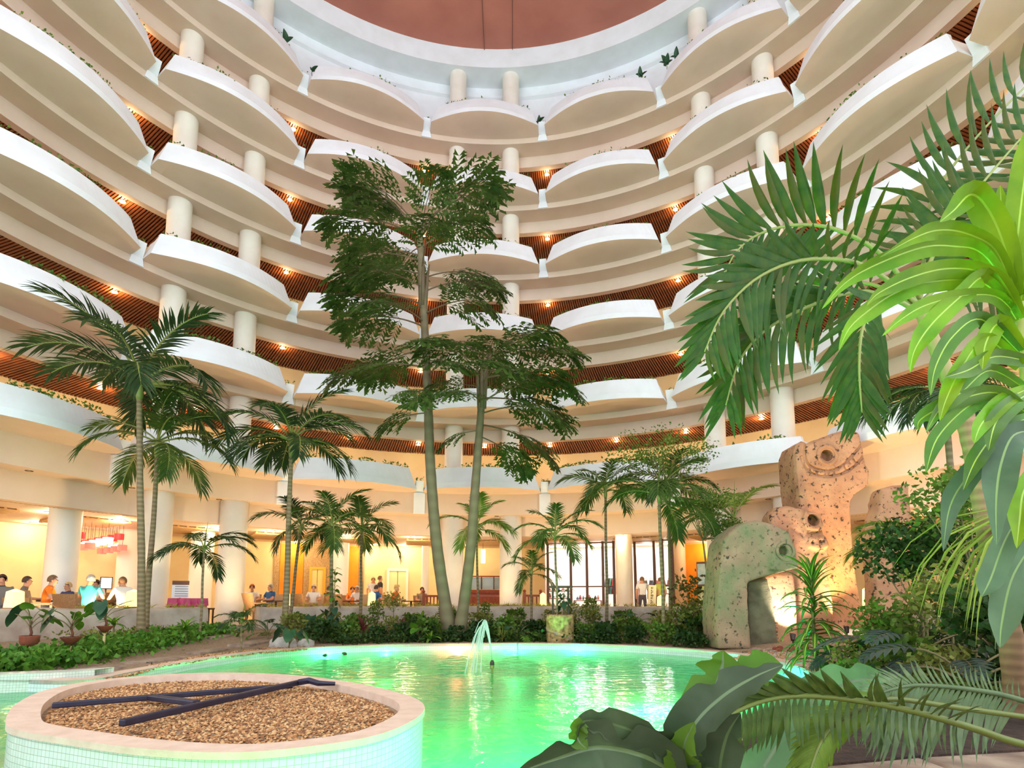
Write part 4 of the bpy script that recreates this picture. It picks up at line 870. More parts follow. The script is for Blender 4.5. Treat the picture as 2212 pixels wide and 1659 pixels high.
palm('feather_palm', (714, 1360), (717, 1150), 15.1, 1.4, 'vine covered feather palm with a bright young leaf', 'm', 11, 0.055, 0.04, 25, 0.25)
palm('feather_palm', (778, 1335), (781, 1150), 17.1, 1.55, 'brownish feather palm in front of the glowing lantern', 'm', 10, 0.05, 0.035, 26, 0.2)
palm('feather_palm', (432, 1352), (441, 1190), 13.6, 1.15, 'small spreading palm in front of the crimson desk', 'd', 9, 0.03, 0.025, 27, 0.1, els=(1, 2, 1, 2, 2, 1, 3, 2, 1))
palm('feather_palm', (1032, 1345), (1030, 1150), 16.8, 1.35, 'pale yellow green palm between the two leaning trunks', 'y', 9, 0.035, 0.03, 28, 0.2)
palm('feather_palm', (1146, 1348), (1148, 1240), 16.4, 0.95, 'small palm beside the stone planter drum', 'm', 9, 0.035, 0.03, 29, 0.1)
palm('feather_palm', (1310, 1345), (1308, 1075), 16.6, 1.45, 'slender palm standing alone before the shop column', 'm', 11, 0.05, 0.035, 30, 0.3)
palm('feather_palm', (1433, 1375), (1424, 1085), 13.9, 1.65, 'palm with a long hanging frond under the round leafy canopy', 'm', 11, 0.045, 0.035, 31, 0.25, els=(0, 1, 2, 3, 2, 3, 1, 2, 3, 1, 2))
palm('feather_palm', (1448, 1335), (1446, 1060), 17.0, 1.6, 'palm standing behind the round leafy canopy', 'd', 9, 0.045, 0.035, 32, 0.25)
palm('feather_palm', (1560, 1335), (1585, 1130), 15.6, 1.85, 'light green palm arching up behind the stone heads', 'y', 8, 0.06, 0.04, 33, 0.2, els=(0, 0, 1, 1, 0, 2, 1, 2), azs=(18, 70, 165, 200, 120, 180, 140, 225))
DRP = gpt(1210, 1386, 14.65)
palm('feather_palm', (1203, 1330), (1199, 1165), 14.65, 1.25, 'palm growing out of the stone planter drum', 'm', 11, 0.03, 0.028, 34, 0.15, ground=DRP.z + .63)
palm('feather_palm', (518, 1406), (522, 1345), 11.6, 0.62, 'knee high young palm on the gravel by the flagstones', 'd', 8, 0.02, 0.018, 35, 0.05, els=(0, 1, 1, 2, 1, 2, 1, 2))
# ---- fishtail palms
def fishtail_frond(L, e0, e1, seed, dens=10, sl=0.85):
    r = ruv(seed); mb = MB(); pts = rach_curve(L, e0, e1); k = len(pts); mb.tube(pts, [0.02 * (1 - .85 * i / (k - 1)) + .004 for i in range(k)], 5, 1)
    for i in range(dens):
        s = 0.28 + 0.71 * (i + .5) / dens; p, t = sample(pts, s); up = Vector((0, 1, 0)).cross(t); up = -up if up.z < 0 else up
        for sg in (-1, 1):
            phi = math.radians(62 - 35 * s + r.uniform(-8, 8)); d = (t * math.cos(phi) + Vector((0, sg, 0)) * math.sin(phi) + up * r.uniform(-.1, .25)).normalized()
            Ls = sl * (0.45 + 0.75 * math.sin(PI * (0.15 + 0.8 * s))) * r.uniform(.85, 1.1) * (1.0 if s < .85 else .7); sp = [p]
            dd = d.copy()
            for q in range(6): dd = (dd + Vector((0, 0, -.09))).normalized(); sp.append(sp[-1] + dd * Ls / 6)
            mb.tube(sp, [.006, .005, .005, .004, .003, .003, .002], 3, 1, False)
            nl = 8
            for j in range(nl):
                u = 0.12 + 0.88 * j / (nl - 1); pp_, tt = sample(sp, min(u, .999))
                for s2 in (-1, 1):
                    sd = tt.cross(up).normalized() * s2; ld = (tt * 0.75 + sd * 0.75 + Vector((0, 0, r.uniform(-.45, .05)))).normalized(); l = r.uniform(.14, .24); w = l * r.uniform(.22, .38)
                    wd = ld.cross(up).normalized() * w; tip = pp_ + ld * l
                    mb.add([pp_, tip - wd + ld * l * r.uniform(.05, .35), tip, tip + wd * .8 + ld * l * r.uniform(-.15, .1)], [(0, 1, 2), (0, 2, 3)], 0)
    return mb.mesh('frond', [FISH, FISHS])
FF = [fishtail_frond(1.0 * 2.4, 58, 8, 41), fishtail_frond(2.4, 30, -22, 42), fishtail_frond(2.3, 8, -34, 43), fishtail_frond(2.0, -8, -48, 44, 9, .7)]
def fishtail(base, path_px, Y, fr, label, seed, r0, r1):
    b = gpt(base[0], base[1], Y); t = empty('fishtail_palm', b); tag(t, label, 'palm', 'tall fishtail palms'); path = [Vector((0, 0, -.08))] + [at(x, y, Y) - b for x, y in path_px]
    trunk_mesh(path, r0, r1, TRUNKF, 12).build('trunk', [TRUNKF], t, True); pts = catmull(path, 8, False); r = ruv(seed)
    mb = MB(); q0, tdir = sample(pts, .82)
    for kk in range(4): a = kk * 1.6; mb.tube([q0 + Vector((math.cos(a) * .08, math.sin(a) * .08, -.3)), q0 + Vector((math.cos(a) * .10, math.sin(a) * .10, .5)), q0 + Vector((math.cos(a) * .16, math.sin(a) * .16, 1.0))], [.05, .06, .02], 6)
    mb.build('leaf_sheath', [FISHS], t, True)
    for s, az, v, sc in fr:
        q, _ = sample(pts, s); link('frond', FF[v], t, q, (r.uniform(-.25, .25), 0, math.radians(az)), sc)
    return t
fishtail((975, 1376), [(945, 1190), (930, 1010), (924, 850), (915, 660), (906, 490)], 15.6,
         [(.97, 172, 0, 1.2), (.99, 20, 0, 1.25), (.98, 150, 0, 1.15), (.985, 200, 0, 1.1), (.97, -15, 0, 1.15), (.98, 80, 0, .8), (.91, 165, 1, 1.05), (.87, 190, 2, 1.1), (.83, 10, 1, 1.0), (.75, 170, 1, 1.1), (.96, 185, 1, 1.15), (.96, -60, 0, .8), (.93, 120, 1, .9), (.93, -20, 1, .9), (.90, 200, 2, .9), (.88, -75, 1, .9), (.86, 20, 1, .95), (.80, 175, 1, 1.15), (.78, -35, 2, 1.05), (.76, 240, 2, 1.0), (.72, 20, 2, 1.1), (.70, 150, 2, 1.0), (.66, 190, 2, 1.15), (.64, -20, 2, .9), (.60, -90, 3, 1.0), (.55, 195, 3, .75), (.68, 275, 2, .9), (.84, 225, 2, .9)],
         'taller fishtail palm on a leaning trunk behind the pool', 51, 0.17, 0.085)
fishtail((990, 1378), [(1014, 1210), (1026, 1060), (1038, 900), (1046, 780)], 15.4,
         [(.98, 30, 0, .9), (.98, 150, 0, .8), (.99, 5, 1, 1.15), (.97, -40, 1, 1.05), (.95, 185, 1, .8), (.93, 60, 1, .9), (.90, -10, 2, 1.15), (.88, -70, 2, 1.0), (.86, 200, 2, .7), (.82, 15, 2, 1.1), (.80, 250, 2, .8), (.76, -30, 2, 1.05), (.72, 0, 3, 1.15), (.68, 40, 3, .9), (.70, 190, 3, .6), (.80, 330, 1, 1.1), (.92, 280, 1, .8)],
         'shorter fishtail palm on a leaning trunk behind the pool', 52, 0.16, 0.08)
# ---- leafy trees with round canopies
def canopy_tree(base, trunk_px, canopies, Y, label, lm, seed, n=2600, ls=0.055, r0=.05, name='leafy_tree', group=None):
    r = ruv(seed); b = gpt(base[0], base[1], Y); t = empty(name, b); tag(t, label, 'tree', group); path = [Vector((0, 0, -.05))] + [at(x, y, Y) - b for x, y in trunk_px]
    trunk_mesh(path, r0, r0 * .6, TRUNKF, 8, bumps=False).build('trunk', [STEMM], t, True); fork = path[-1]
    for ci, (cx, cy_px, w, h) in enumerate(canopies):
        c = at(cx, cy_px, Y) - b; W, Hh = w * Y / F_PX / 2, h * Y / F_PX / 2; mb = MB(); ends = []
        for k in range(7):
            e = c + Vector((r.uniform(-.7, .7) * W, r.uniform(-.7, .7) * W, r.uniform(-.5, .3) * Hh)); ends.append(e); mb.tube([fork, fork.lerp(e, .5) + Vector((0, 0, -.05)), e], [r0 * .5, r0 * .3, .006], 5)
        mb.build('branch', [STEMM], t); mb = MB(); k = 0
        while k < n:
            p = Vector((r.gauss(0, .45), r.gauss(0, .45), r.gauss(0, .42)))
            if p.length > 1: continue
            if noise.noise(p * 2.6 + Vector((seed, 0, 0))) < -0.12: k += 1; continue
            q = c + Vector((p.x * W, p.y * W * .9, p.z * Hh)); leaf_quad(mb, q, r, r.uniform(.7, 1.3) * ls); k += 1
        mb.build('foliage', [lm], t)
    return t
canopy_tree((1448, 1365), [(1447, 1240), (1442, 1090)], [(1425, 985, 270, 130)], 15.5, 'fine leaved tree with a broad flat crown beside the palms', SHRUBA, 61, 3800, .075)
canopy_tree((1536, 1362), [(1528, 1250), (1518, 1165)], [(1520, 1085, 170, 90), (1560, 1140, 110, 60)], 14.7, 'fine leaved young tree with a flat bright crown beside the stone heads', SHRUBA, 62, 2200, .06, .035)
# ---- rosettes of strap leaves
def strap_mesh(L, W, e0, e1, m, m2=None, name='leaf', wav=0.0, seg=9, fold=0.35):
    mb = MB(); pts = rach_curve(L, e0, e1, seg); vv = []
    for i, p in enumerate(pts):
        s = i / seg; w = W * .5 * (math.sin(PI * min(1, (0.12 + 0.88 * s) ** 0.75)) ** 0.8 + (0.12 if i == 0 else 0)); t = (pts[min(i + 1, seg)] - pts[max(i - 1, 0)]).normalized(); up = Vector((0, 1, 0)).cross(t); up = -up if up.z < 0 and e0 < 80 else up; up = Vector((-t.z, 0, t.x))
        k = wav * math.sin(s * 11) * w
        vv += [p + Vector((0, -w, 0)) + up * (w * fold + k), p + Vector((0, -w * .12, 0)), p + Vector((0, w * .12, 0)), p + Vector((0, w, 0)) + up * (w * fold - k)]
    for i in range(seg):
        for j in range(3): mb.f.append((4 * i + j, 4 * i + j + 1, 4 * i + 5 + j, 4 * i + 4 + j)); mb.m.append(1 if (j == 1 and m2) else 0)
    mb.v = [tuple(p) for p in vv]; return mb.mesh(name, [m, m2] if m2 else [m], True)
def rosette(name, loc, stem_h, leaves, n, label, seed, cat='plant', group=None, sc=1.0, els=None, stemr=.02, spread=0.0, smat=STEMM):
    """stem with n leaf objects; leaves = list of meshes from upright to hanging"""
    r = ruv(seed); t = empty(name, loc); tag(t, label, cat, group); mb = MB(); mb.tube([(0, 0, -.04), (r.uniform(-.02, .02), 0, stem_h * .5), (0, 0, stem_h)], [stemr * 1.1, stemr, stemr * .8], 8); mb.build('stem', [smat], t, True)
    for i in range(n):
        f = i / max(1, n - 1); lv = leaves[min(int((1 - f) * len(leaves)), len(leaves) - 1)] if els is None else leaves[els[i % len(els)]]
        z = stem_h * (1 - spread * (1 - f)); link('leaf', lv, t, (0, 0, z), (r.uniform(-.25, .25), r.uniform(-.15, .15), 2.399 * i + r.uniform(-.3, .3)), sc * r.uniform(.8, 1.12))
    return t
def heart_mesh(L, m, name='leaf', tilt=-20, cup=.15, petl=0.5, pw=.42):
    """heart shaped blade on its own curved stalk; origin at the stalk base"""
    mb = MB(); st = rach_curve(petl, 70, 20, 6); mb.tube(st, [.008 * L / .25] * 7, 5, 1); o = st[-1]; a = math.radians(tilt); ax = Vector((math.cos(a), 0, math.sin(a))); up = Vector((-math.sin(a), 0, math.cos(a))); N = 12; vv = []
    for i in range(N + 1):
        s = i / N; x = -0.16 * L + 1.16 * L * s; w = L * pw * (math.sin(PI * min(1, .14 + .86 * s) ** .8) ** .75 if i < N else 0); xs = x - (0.10 * L * (1 - s) ** 2 if True else 0)
        mid = o + ax * max(x, 0) + up * (-cup * L * s * s)
        vv += [o + ax * xs + Vector((0, -w, 0)) + up * (cup * w - cup * L * s * s), mid, o + ax * xs + Vector((0, w, 0)) + up * (cup * w - cup * L * s * s)]
    mb.add(vv, [(3 * i + j, 3 * i + j + 1, 3 * i + 4 + j, 3 * i + 3 + j) for i in range(N) for j in (0, 1)], 0); return mb.mesh(name, [m, STEMM], True)
def lobed_mesh(L, m, lobes=7, name='leaf', petl=.5, e0=65, e1=5, seed=1, wd=.5, droop=.35):
    """deeply cut blade: separate fingers off a midrib"""
    r = ruv(seed); mb = MB(); st = rach_curve(petl, e0, e1, 6); mb.tube(st, [.010 * L / .4] * 7, 5, 1); o = st[-1]; mid = [o + q for q in rach_curve(L, e1, e1 - 45, 10)]; mb.tube(mid, [.006 * L / .4] * 11, 4, 1)
    for i in range(lobes):
        s = .04 + .92 * i / (lobes - 1); p, t = sample(mid, s); up = Vector((-t.z, 0, t.x)); w = L * wd * (math.sin(PI * (.2 + .75 * s)) ** .7)
        for sg in (-1, 1):
            d = (t * (.35 + .9 * s) + Vector((0, sg, 0)) + up * .15).normalized(); leaflet(mb, p, d, up, w * r.uniform(.9, 1.1), L / lobes * 1.05, droop, 0, 4)
    return mb.mesh(name, [m, STEMM], True)
DR = [strap_mesh(.42, .05, 70, 10, DRACD, STRIPE), strap_mesh(.48, .055, 40, -60, DRACD, STRIPE), strap_mesh(.5, .06, 10, -82, DRACD, STRIPE)]
COR = [strap_mesh(.45, .05, 75, 30, SHRUBR), strap_mesh(.5, .055, 50, -20, SHRUBR), strap_mesh(.5, .055, 25, -50, SHRUBR)]
STB = [strap_mesh(.36, .09, 70, 20, BIGL, STRIPE), strap_mesh(.42, .10, 45, -40, BIGL, STRIPE), strap_mesh(.42, .10, 20, -65, BIGL)]
SPK = [strap_mesh(.5, .025, 75, 45, SHRUBB), strap_mesh(.5, .025, 55, -10, SHRUBB), strap_mesh(.5, .025, 35, -50, SHRUBB)]
HT = [heart_mesh(.30, BIGL, petl=.42), heart_mesh(.34, BIGD, tilt=-45, petl=.5), heart_mesh(.26, BIGL, tilt=35, petl=.4)]
LB = [lobed_mesh(.40, BIGD, petl=.5), lobed_mesh(.45, BIGL, petl=.45, e0=50, e1=-10, seed=3), lobed_mesh(.42, BIGL, petl=.35, e0=30, e1=-20, seed=5)]
BU = {k: None for k in 'abcd'}
def bush_mesh(n, R, Hh, ls, m, seed, name='foliage'):
    r = ruv(seed); mb = MB()
    for i in range(n):
        a = r.uniform(0, 2 * PI); q = r.random() ** .6; z = r.random() ** .8; rad = R * q * (1 - .5 * z * z); leaf_quad(mb, (rad * math.cos(a), rad * math.sin(a), .03 + Hh * z), r, ls * r.uniform(.7, 1.3))
    for i in range(8): a = i * .8; mb.tube([(0, 0, -.03), (R * .5 * math.cos(a), R * .5 * math.sin(a), Hh * .8)], [.008, .003], 4, 1)
    return mb.mesh(name, [m, TWIG])
BUSH = {'green': bush_mesh(420, .42, .5, .10, SHRUBA, 71), 'olive': bush_mesh(420, .42, .55, .075, SHRUBB, 72), 'dark': bush_mesh(480, .45, .42, .10, SHRUBD, 73), 'tall': bush_mesh(360, .32, .85, .085, SHRUBA, 74)}
def bush(px, py, Y, kind, label, sc=1.0, rz=0, group=None):
    p = gpt(px, py, Y); t = empty('garden_shrub', p, rz); tag(t, label, 'shrub', group); link('foliage', BUSH[kind], t, (0, 0, 0), None, sc); return t
# ------------------------------------------------------------------ the garden bed behind the pool
rg = ruv(5)
LBL = {'green': 'leafy green shrub in the bed behind the pool', 'olive': 'olive green fine leaved shrub in the bed behind the pool', 'dark': 'low dark green shrub in the bed behind the pool', 'tall': 'upright green shrub against the rough stone wall'}
i = 0
for row, (r_, n_, kinds) in enumerate(((6.05, 15, ('dark', 'green', 'dark')), (6.9, 14, ('green', 'olive', 'dark')), (8.0, 12, ('olive', 'tall', 'green')))):
    for k in range(n_):
        x0_, x1_ = ((668, 1512), (600, 1530), (600, 1550))[row]; a = cyl(x0_, r_) + (cyl(x1_, r_) - cyl(x0_, r_)) * (k + .5) / n_ + rg.uniform(-.6, .6); p = pol(a, r_ + rg.uniform(-.2, .2)); kd = kinds[(k * 7 + row) % 3]
        t = empty('garden_shrub', (p.x, p.y, gz(p.x, p.y)), rg.uniform(0, 6)); tag(t, LBL[kd], 'shrub', kd + ' shrubs in the pool bed'); link('foliage', BUSH[kd], t, (0, 0, 0), None, rg.uniform(.75, 1.15))
# ground cover strip along the coping
def cover(name, pts, n, ls, m, label, seed, h=.18, w=.3):
    r = ruv(seed); mb = MB(); path = catmull(pts, 10, False)
    for i in range(n):
        p, t = sample(path, r.random()); s = Vector((t.y, -t.x, 0)); q = p + s * r.gauss(0, w * .5)
        if math.hypot(q.x - RC.x, q.y - RC.y) > WR - .17 or inside((q.x, q.y), outp): continue
        leaf_quad(mb, (q.x, q.y, gz(q.x, q.y) + r.random() ** 1.5 * h), r, ls * r.uniform(.7, 1.3))
    o = mb.build(name, [m]); tag(o, label, 'ground cover', kind='stuff'); return o
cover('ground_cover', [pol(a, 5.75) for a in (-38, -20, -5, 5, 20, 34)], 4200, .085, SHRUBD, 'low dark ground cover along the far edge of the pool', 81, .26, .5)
cover('ground_cover', [pol(a, 7.4) for a in (-36, -20, -5, 5, 20, 34)], 4200, .08, SHRUBA, 'mixed leafy undergrowth between the shrubs behind the pool', 82, .2, 1.6)
ivp = [atz(x, y, 0.0) for x, y in ((-60, 1440), (40, 1432), (150, 1418), (260, 1402), (370, 1388), (470, 1376))]
cover('ivy_bed', ivp, 7500, .10, IVY, 'bed of glossy green ivy along the flagstones', 83, .22, .55)
cover('ground_cover', [atz(x, y, 0.05) for x, y in ((180, 1395), (300, 1380), (400, 1370))], 1600, .07, SHRUBB, 'sparse olive undergrowth behind the ivy bed', 84, .2, .6)
# tufts on top of the stone wall
mb = MB(); r = ruv(9)
for k in range(260):
    a = r.uniform(-70, 45)
    if AG0 < a < AG1: continue
    p = pol(a, WR + r.uniform(.12, .4), .75)
    for j in range(7): d = Vector((r.gauss(0, .6), r.gauss(0, .6), 1)); leaflet(mb, p, d, Vector((0, -1, .2)).normalized(), r.uniform(.10, .2), .014, .7, 0, 3)
o = mb.build('wall_grass', [leafmat('wall_grass', rgb(150, 150, 50), rgb(190, 180, 80))]); tag(o, 'yellow green grass tufts along the top of the stone wall', 'grass', kind='stuff')
# feature plants in the bed
rosette('cordyline', gpt(783, 1372, 15.0), .30, COR, 24, 'red leaved cordyline at the foot of the brownish palm', 91, spread=.5)
rosette('cordyline', gpt(868, 1362, 15.6), .25, COR, 20, 'small red cordyline in front of the pale wall', 92, sc=.8, spread=.5)
rosette('dracaena', gpt(910, 1345, 16.2), .45, STB, 18, 'young dracaena on a bare stem before the wooden railing', 93, sc=.8)
rosette('broad_leaf_plant', gpt(905, 1385, 14.8), .10, HT, 9, 'broad leaved plant beside the leaning trunks', 94, sc=.95)
rosette('broad_leaf_plant', gpt(930, 1388, 14.6), .06, STB, 14, 'pale striped plant at the foot of the leaning trunks', 95, sc=.95)
rosette('broad_leaf_plant', gpt(676, 1378, 15.2), .12, HT, 6, 'bright single leaved plant in front of the wicker chair', 96, sc=1.1)
rosette('lobed_philodendron', gpt(578, 1390, 14.2), .10, LB, 8, 'philodendron with fingered leaves beside the boulder', 97, sc=.9)
rosette('lobed_philodendron', gpt(1120, 1376, 15.0), .08, LB, 9, 'fingered green philodendron behind the fountain', 98, sc=.9)
rosette('lobed_philodendron', gpt(1085, 1380, 14.8), .05, SPK, 26, 'feathery grass clump behind the fountain', 99, sc=.9)
rosette('broad_leaf_plant', gpt(1375, 1365, 15.4), .30, LB, 10, 'dark fingered plant against the wall by the thin palms', 100, sc=.8)
rosette('spiky_plant', gpt(1460, 1380, 14.2), .05, SPK, 24, 'yellowish spiky clump left of the stone heads', 101, sc=.9)
rosette('spiky_plant', gpt(205, 1392, 11.2), .05, SPK, 22, 'thin leaved spiky clump behind the terracotta bowls', 102, sc=.75)
rosette('broad_leaf_plant', gpt(400, 1362, 12.6), .28, STB, 16, 'light green broad leaved plant in front of the crimson desk', 103, sc=1.0)
rosette('lobed_philodendron', gpt(245, 1352, 12.0), .34, STB, 12, 'yellow green plant beside the twin palm trunks', 104, sc=.8)
rosette('vine', gpt(719, 1362, 15.03), 1.75, [heart_mesh(.16, BIGL, petl=.12), heart_mesh(.18, BIGD, petl=.12, tilt=-50)], 30, 'climbing vine of heart shaped leaves on the palm trunk', 105, spread=.95, stemr=.012)
rosette('vine', Vector((DRP.x + .10, DRP.y - .02, DRP.z + .62)), .62, [heart_mesh(.16, BIGD, petl=.2), heart_mesh(.18, BIGD, petl=.2, tilt=-50)], 12, 'dark climbing plant on the frame over the planter drum', 106, spread=.8, stemr=.012)
bush(1500, 1385, 14.1, 'green', 'leafy shrub hugging the left edge of the front stone head', 1.25, 1.0); bush(1480, 1372, 14.2, 'olive', 'reddish olive shrub under the flat bright crown', 1.5, 2.0); bush(1503, 1390, 12.8, 'dark', 'dark shrub at the base of the front stone head', .7, .4)
canopy_tree((1500, 1370), [(1502, 1330)], [(1490, 1275, 110, 90)], 14.0, 'bronze leaved sparse shrub in front of the orange panel', leafmat('bronze_leaf', rgb(110, 82, 46), rgb(86, 96, 44)), 63, 260, .12, .02, name='bronze_shrub')
for k, (px, py, Y) in enumerate(((1276, 1372, 15.8), (1235, 1368, 15.6), (850, 1345, 16.2))):
    canopy_tree((px, py), [(px, py - 22)], [(px, py - 48, 56, 44)], Y, ('small round shrub on a thin stem below the shop windows', 'loose twiggy shrub beside the planter drum', 'yellow flecked bush in front of the straw hat')[k], SHRUBB, 64 + k, 420, .07, .012, name='stem_shrub')
# stone planter drum, wooden frame
DRUM = mat('cobbled_drum', rgb(196, 160, 104), .85, var=rgb(120, 84, 48), scale=9, bump=.9, bscale=14, detail=2)
p = DRP; t = empty('planter_drum', p); tag(t, 'round planter drum of cobbled brown stone behind the pool', 'planter')
mb = MB(); mb.lathe([(.32, -.05), (.35, .1), (.345, .62), (.33, .70), (.30, .70), (.28, .62)], 28); mb.build('drum', [DRUM], t, True); mb = MB(); mb.lathe([(.29, .64), (0.001, .64)], 20); mb.build('soil', [SOIL], t)
rs2 = ruv(12)
for i in range(70):      # the cobbles set in its side
    a = i * 2.399; z = .04 + .62 * ((i * .618) % 1); s = rs2.uniform(.035, .06); mb = MB(); mb.lathe([(0, -s * .5), (s * .8, -s * .25), (s, 0), (s * .7, s * .3), (0, s * .4)], 7)
    o = mb.build('cobble', [(STONEP, FLAG, DRUM)[i % 3]], t, True); o.location = (.338 * math.cos(a), .338 * math.sin(a), z); o.rotation_euler = (0, PI / 2, a)
fp = Vector((DRP.x + .03, DRP.y + .12, DRP.z + .63)); t = empty('trellis', fp); tag(t, 'small dark wooden trellis standing in the planter drum', 'trellis')
for x in (-.2, .2): mb = MB(); mb.box((x, 0, .36), (.05, .05, .76)); mb.build('post', [DWOOD], t)
mb = MB(); mb.box((0, 0, .77), (.62, .06, .06)); mb.build('bar', [DWOOD], t)
# terracotta bowls on stakes
TERRA = mat('terracotta', rgb(150, 74, 48), .8, var=rgb(120, 62, 40), scale=8, bump=.3, bscale=20)
def bowl(px, py, Y, prof, sc, label, leaves, seed):
    p = at(px, py, Y); g = gz(p.x, p.y); t = empty('terracotta_bowl', (p.x, p.y, g)); tag(t, label, 'pot', 'terracotta bowls on stakes'); h = p.z - g
    mb = MB(); mb.lathe([(r_ * sc, h + z_ * sc) for r_, z_ in prof], 28); mb.build('bowl', [TERRA], t, True)
    mb = MB(); rm = max(r_ for r_, z_ in prof) * sc; zt = h + prof[-1][1] * sc; mb.lathe([(rm * .93, zt - .012), (0.001, zt - .012)], 20); mb.build('soil', [SOIL], t)
    mb = MB(); mb.tube([(0, 0, -.05), (0, 0, h - .02)], .022, 8); mb.build('stake', [mat('pale_stake', rgb(220, 190, 140), .7) if 'pale_stake' not in MATS else MATS['pale_stake']], t)
    mb = MB()
    for k in range(4): a = k * PI / 2; mb.tube([(0, 0, h - .06), (.07 * math.cos(a), .07 * math.sin(a), h - .03), (.10 * math.cos(a), .10 * math.sin(a), h + .03)], .007, 5)
    mb.build('cradle', [DKF], t); q = (p.x, p.y, g + zt - .03)
    r = ruv(seed); v = empty('philodendron', q); tag(v, leaves, 'plant'); mb = MB(); mb.tube([(0, 0, -.02), (.02, 0, .08), (-.02, .01, .18), (.01, 0, .26)], [.022, .02, .017, .012], 7); mb.build('stem', [mat('gnarled_stem', rgb(110, 60, 40), .8) if 'gnarled_stem' not in MATS else MATS['gnarled_stem']], v, True)
    for k in range(7): link('leaf', HT[k % 3], v, (0, 0, .12 + .02 * k), (r.uniform(-.2, .2), r.uniform(-.1, .3), k * 2.1 + seed), r.uniform(.62, .85))
DEEP = [(.02, 0), (.08, .02), (.115, .08), (.12, .15), (.125, .17), (.115, .17)]; SHAL = [(.02, 0), (.05, .01), (.10, .06), (.15, .12), (.155, .13), (.145, .13)]
bowl(62, 1399, 9.2, DEEP, 1.1, 'deep terracotta pot on a pale stake over the ivy', 'philodendron growing from the deep terracotta pot', 1)
bowl(152, 1393, 9.6, SHAL, 1.0, 'shallow terracotta bowl between the other two pots', 'leaning philodendron in the shallow middle bowl', 2)
bowl(226, 1366, 10.3, SHAL, .85, 'small shallow terracotta bowl nearest the twin palms', 'bent philodendron in the small bowl by the twin palms', 3)
# boulder and small stones
def rock(loc, s, seed, m, name, label, group=None, cat='stone'):
    bm = bmesh.new(); bmesh.ops.create_icosphere(bm, subdivisions=3, radius=1)
    for v in bm.verts: v.co = Vector((v.co.x * s[0], v.co.y * s[1], v.co.z * s[2])) * (1 + .28 * noise.noise(v.co * 1.3 + Vector((seed, 0, 0))) + .08 * noise.noise(v.co * 4 + Vector((seed, 2, 0))))
    me = bpy.data.meshes.new(name); bm.to_mesh(me); bm.free(); me.materials.append(m); me.polygons.foreach_set('use_smooth', [True] * len(me.polygons)); o = link(name, me, None, loc); tag(o, label, cat, group); return o
ROCK = mat('pale_boulder', rgb(196, 186, 176), .85, var=rgb(150, 140, 130), scale=5, bump=.6, bscale=12)
p = gpt(612, 1392, 13.2); rock((p.x, p.y, p.z + .05), (.34, .25, .18), 3, ROCK, 'boulder', 'pale boulder beside the tall green trunked palm'); p = gpt(648, 1392, 13.3); rock((p.x + .13, p.y, p.z + .04), (.2, .18, .13), 8, ROCK, 'boulder', 'smaller pale rock leaning on the boulder')
rosette('broad_leaf_plant', gpt(625, 1400, 12.6), .10, [HT[1]], 6, 'dark heart leaved plant in front of the boulder', 107, sc=.8)
for px, py in ((702, 1418), (744, 1414)): p = atz(px, py, WZ); rock((p.x, p.y, WZ + .02), (.05, .07, .035), px, mat('turtle_shell', rgb(70, 66, 40), .7) if 'turtle_shell' not in MATS else MATS['turtle_shell'], 'pond_stone', 'small dark stone at the water line of the pool', 'stones at the water line')
# ------------------------------------------------------------------ stone heads
def pit_mat(name, a, b, pit, moss=None):
    m = mat(name, a, .85, var=b, scale=2.0, bump=.8, bscale=12, detail=8); nt = m.node_tree; p = nt.nodes['Principled BSDF']; src = p.inputs['Base Color'].links[0].from_socket; tc = nt.nodes.new('ShaderNodeTexCoord'); nz = nt.nodes.new('ShaderNodeTexNoise'); nz.inputs['Scale'].default_value = 9; nz.inputs['Detail'].default_value = 6; nz.inputs['Roughness'].default_value = .65
    rp = nt.nodes.new('ShaderNodeValToRGB'); rp.color_ramp.elements[0].position = .56; rp.color_ramp.elements[1].position = .62; rp.color_ramp.elements[0].color = (0, 0, 0, 1); rp.color_ramp.elements[1].color = (1, 1, 1, 1)
    mx = nt.nodes.new('ShaderNodeMixRGB'); mx.inputs[2].default_value = pit; nt.links.new(tc.outputs['Object'], nz.inputs['Vector']); nt.links.new(nz.outputs['Fac'], rp.inputs['Fac']); nt.links.new(rp.outputs['Color'], mx.inputs[0]); nt.links.new(src, mx.inputs[1]); last = mx.outputs[0]
    if moss:
        n2 = nt.nodes.new('ShaderNodeTexNoise'); n2.inputs['Scale'].default_value = 1.4; n2.inputs['Detail'].default_value = 4; r2 = nt.nodes.new('ShaderNodeValToRGB'); r2.color_ramp.elements[0].position = .40; r2.color_ramp.elements[1].position = .62; r2.color_ramp.elements[0].color = (0, 0, 0, 1); r2.color_ramp.elements[1].color = (.75, .75, .75, 1)
        m2 = nt.nodes.new('ShaderNodeMixRGB'); m2.inputs[2].default_value = moss; nt.links.new(tc.outputs['Object'], n2.inputs['Vector']); nt.links.new(n2.outputs['Fac'], r2.inputs['Fac']); nt.links.new(r2.outputs['Color'], m2.inputs[0]); nt.links.new(last, m2.inputs[1]); last = m2.outputs[0]
    nt.links.new(last, p.inputs['Base Color']); return m
STA = pit_mat('mossy_carved_stone', rgb(176, 140, 112), rgb(150, 116, 92), rgb(64, 52, 38), rgb(116, 124, 84)); STB_ = pit_mat('pink_carved_stone', rgb(196, 142, 104), rgb(170, 116, 82), rgb(70, 48, 32)); STC = mat('shaded_inner_stone', rgb(120, 110, 84), .9, var=rgb(90, 80, 58), scale=4, bump=.6)  # the last stone carries the dark of the recessed front in its colour
_tex = bpy.data.textures.new('stone_relief', 'CLOUDS'); _tex.noise_scale = .22; _tex.noise_depth = 3
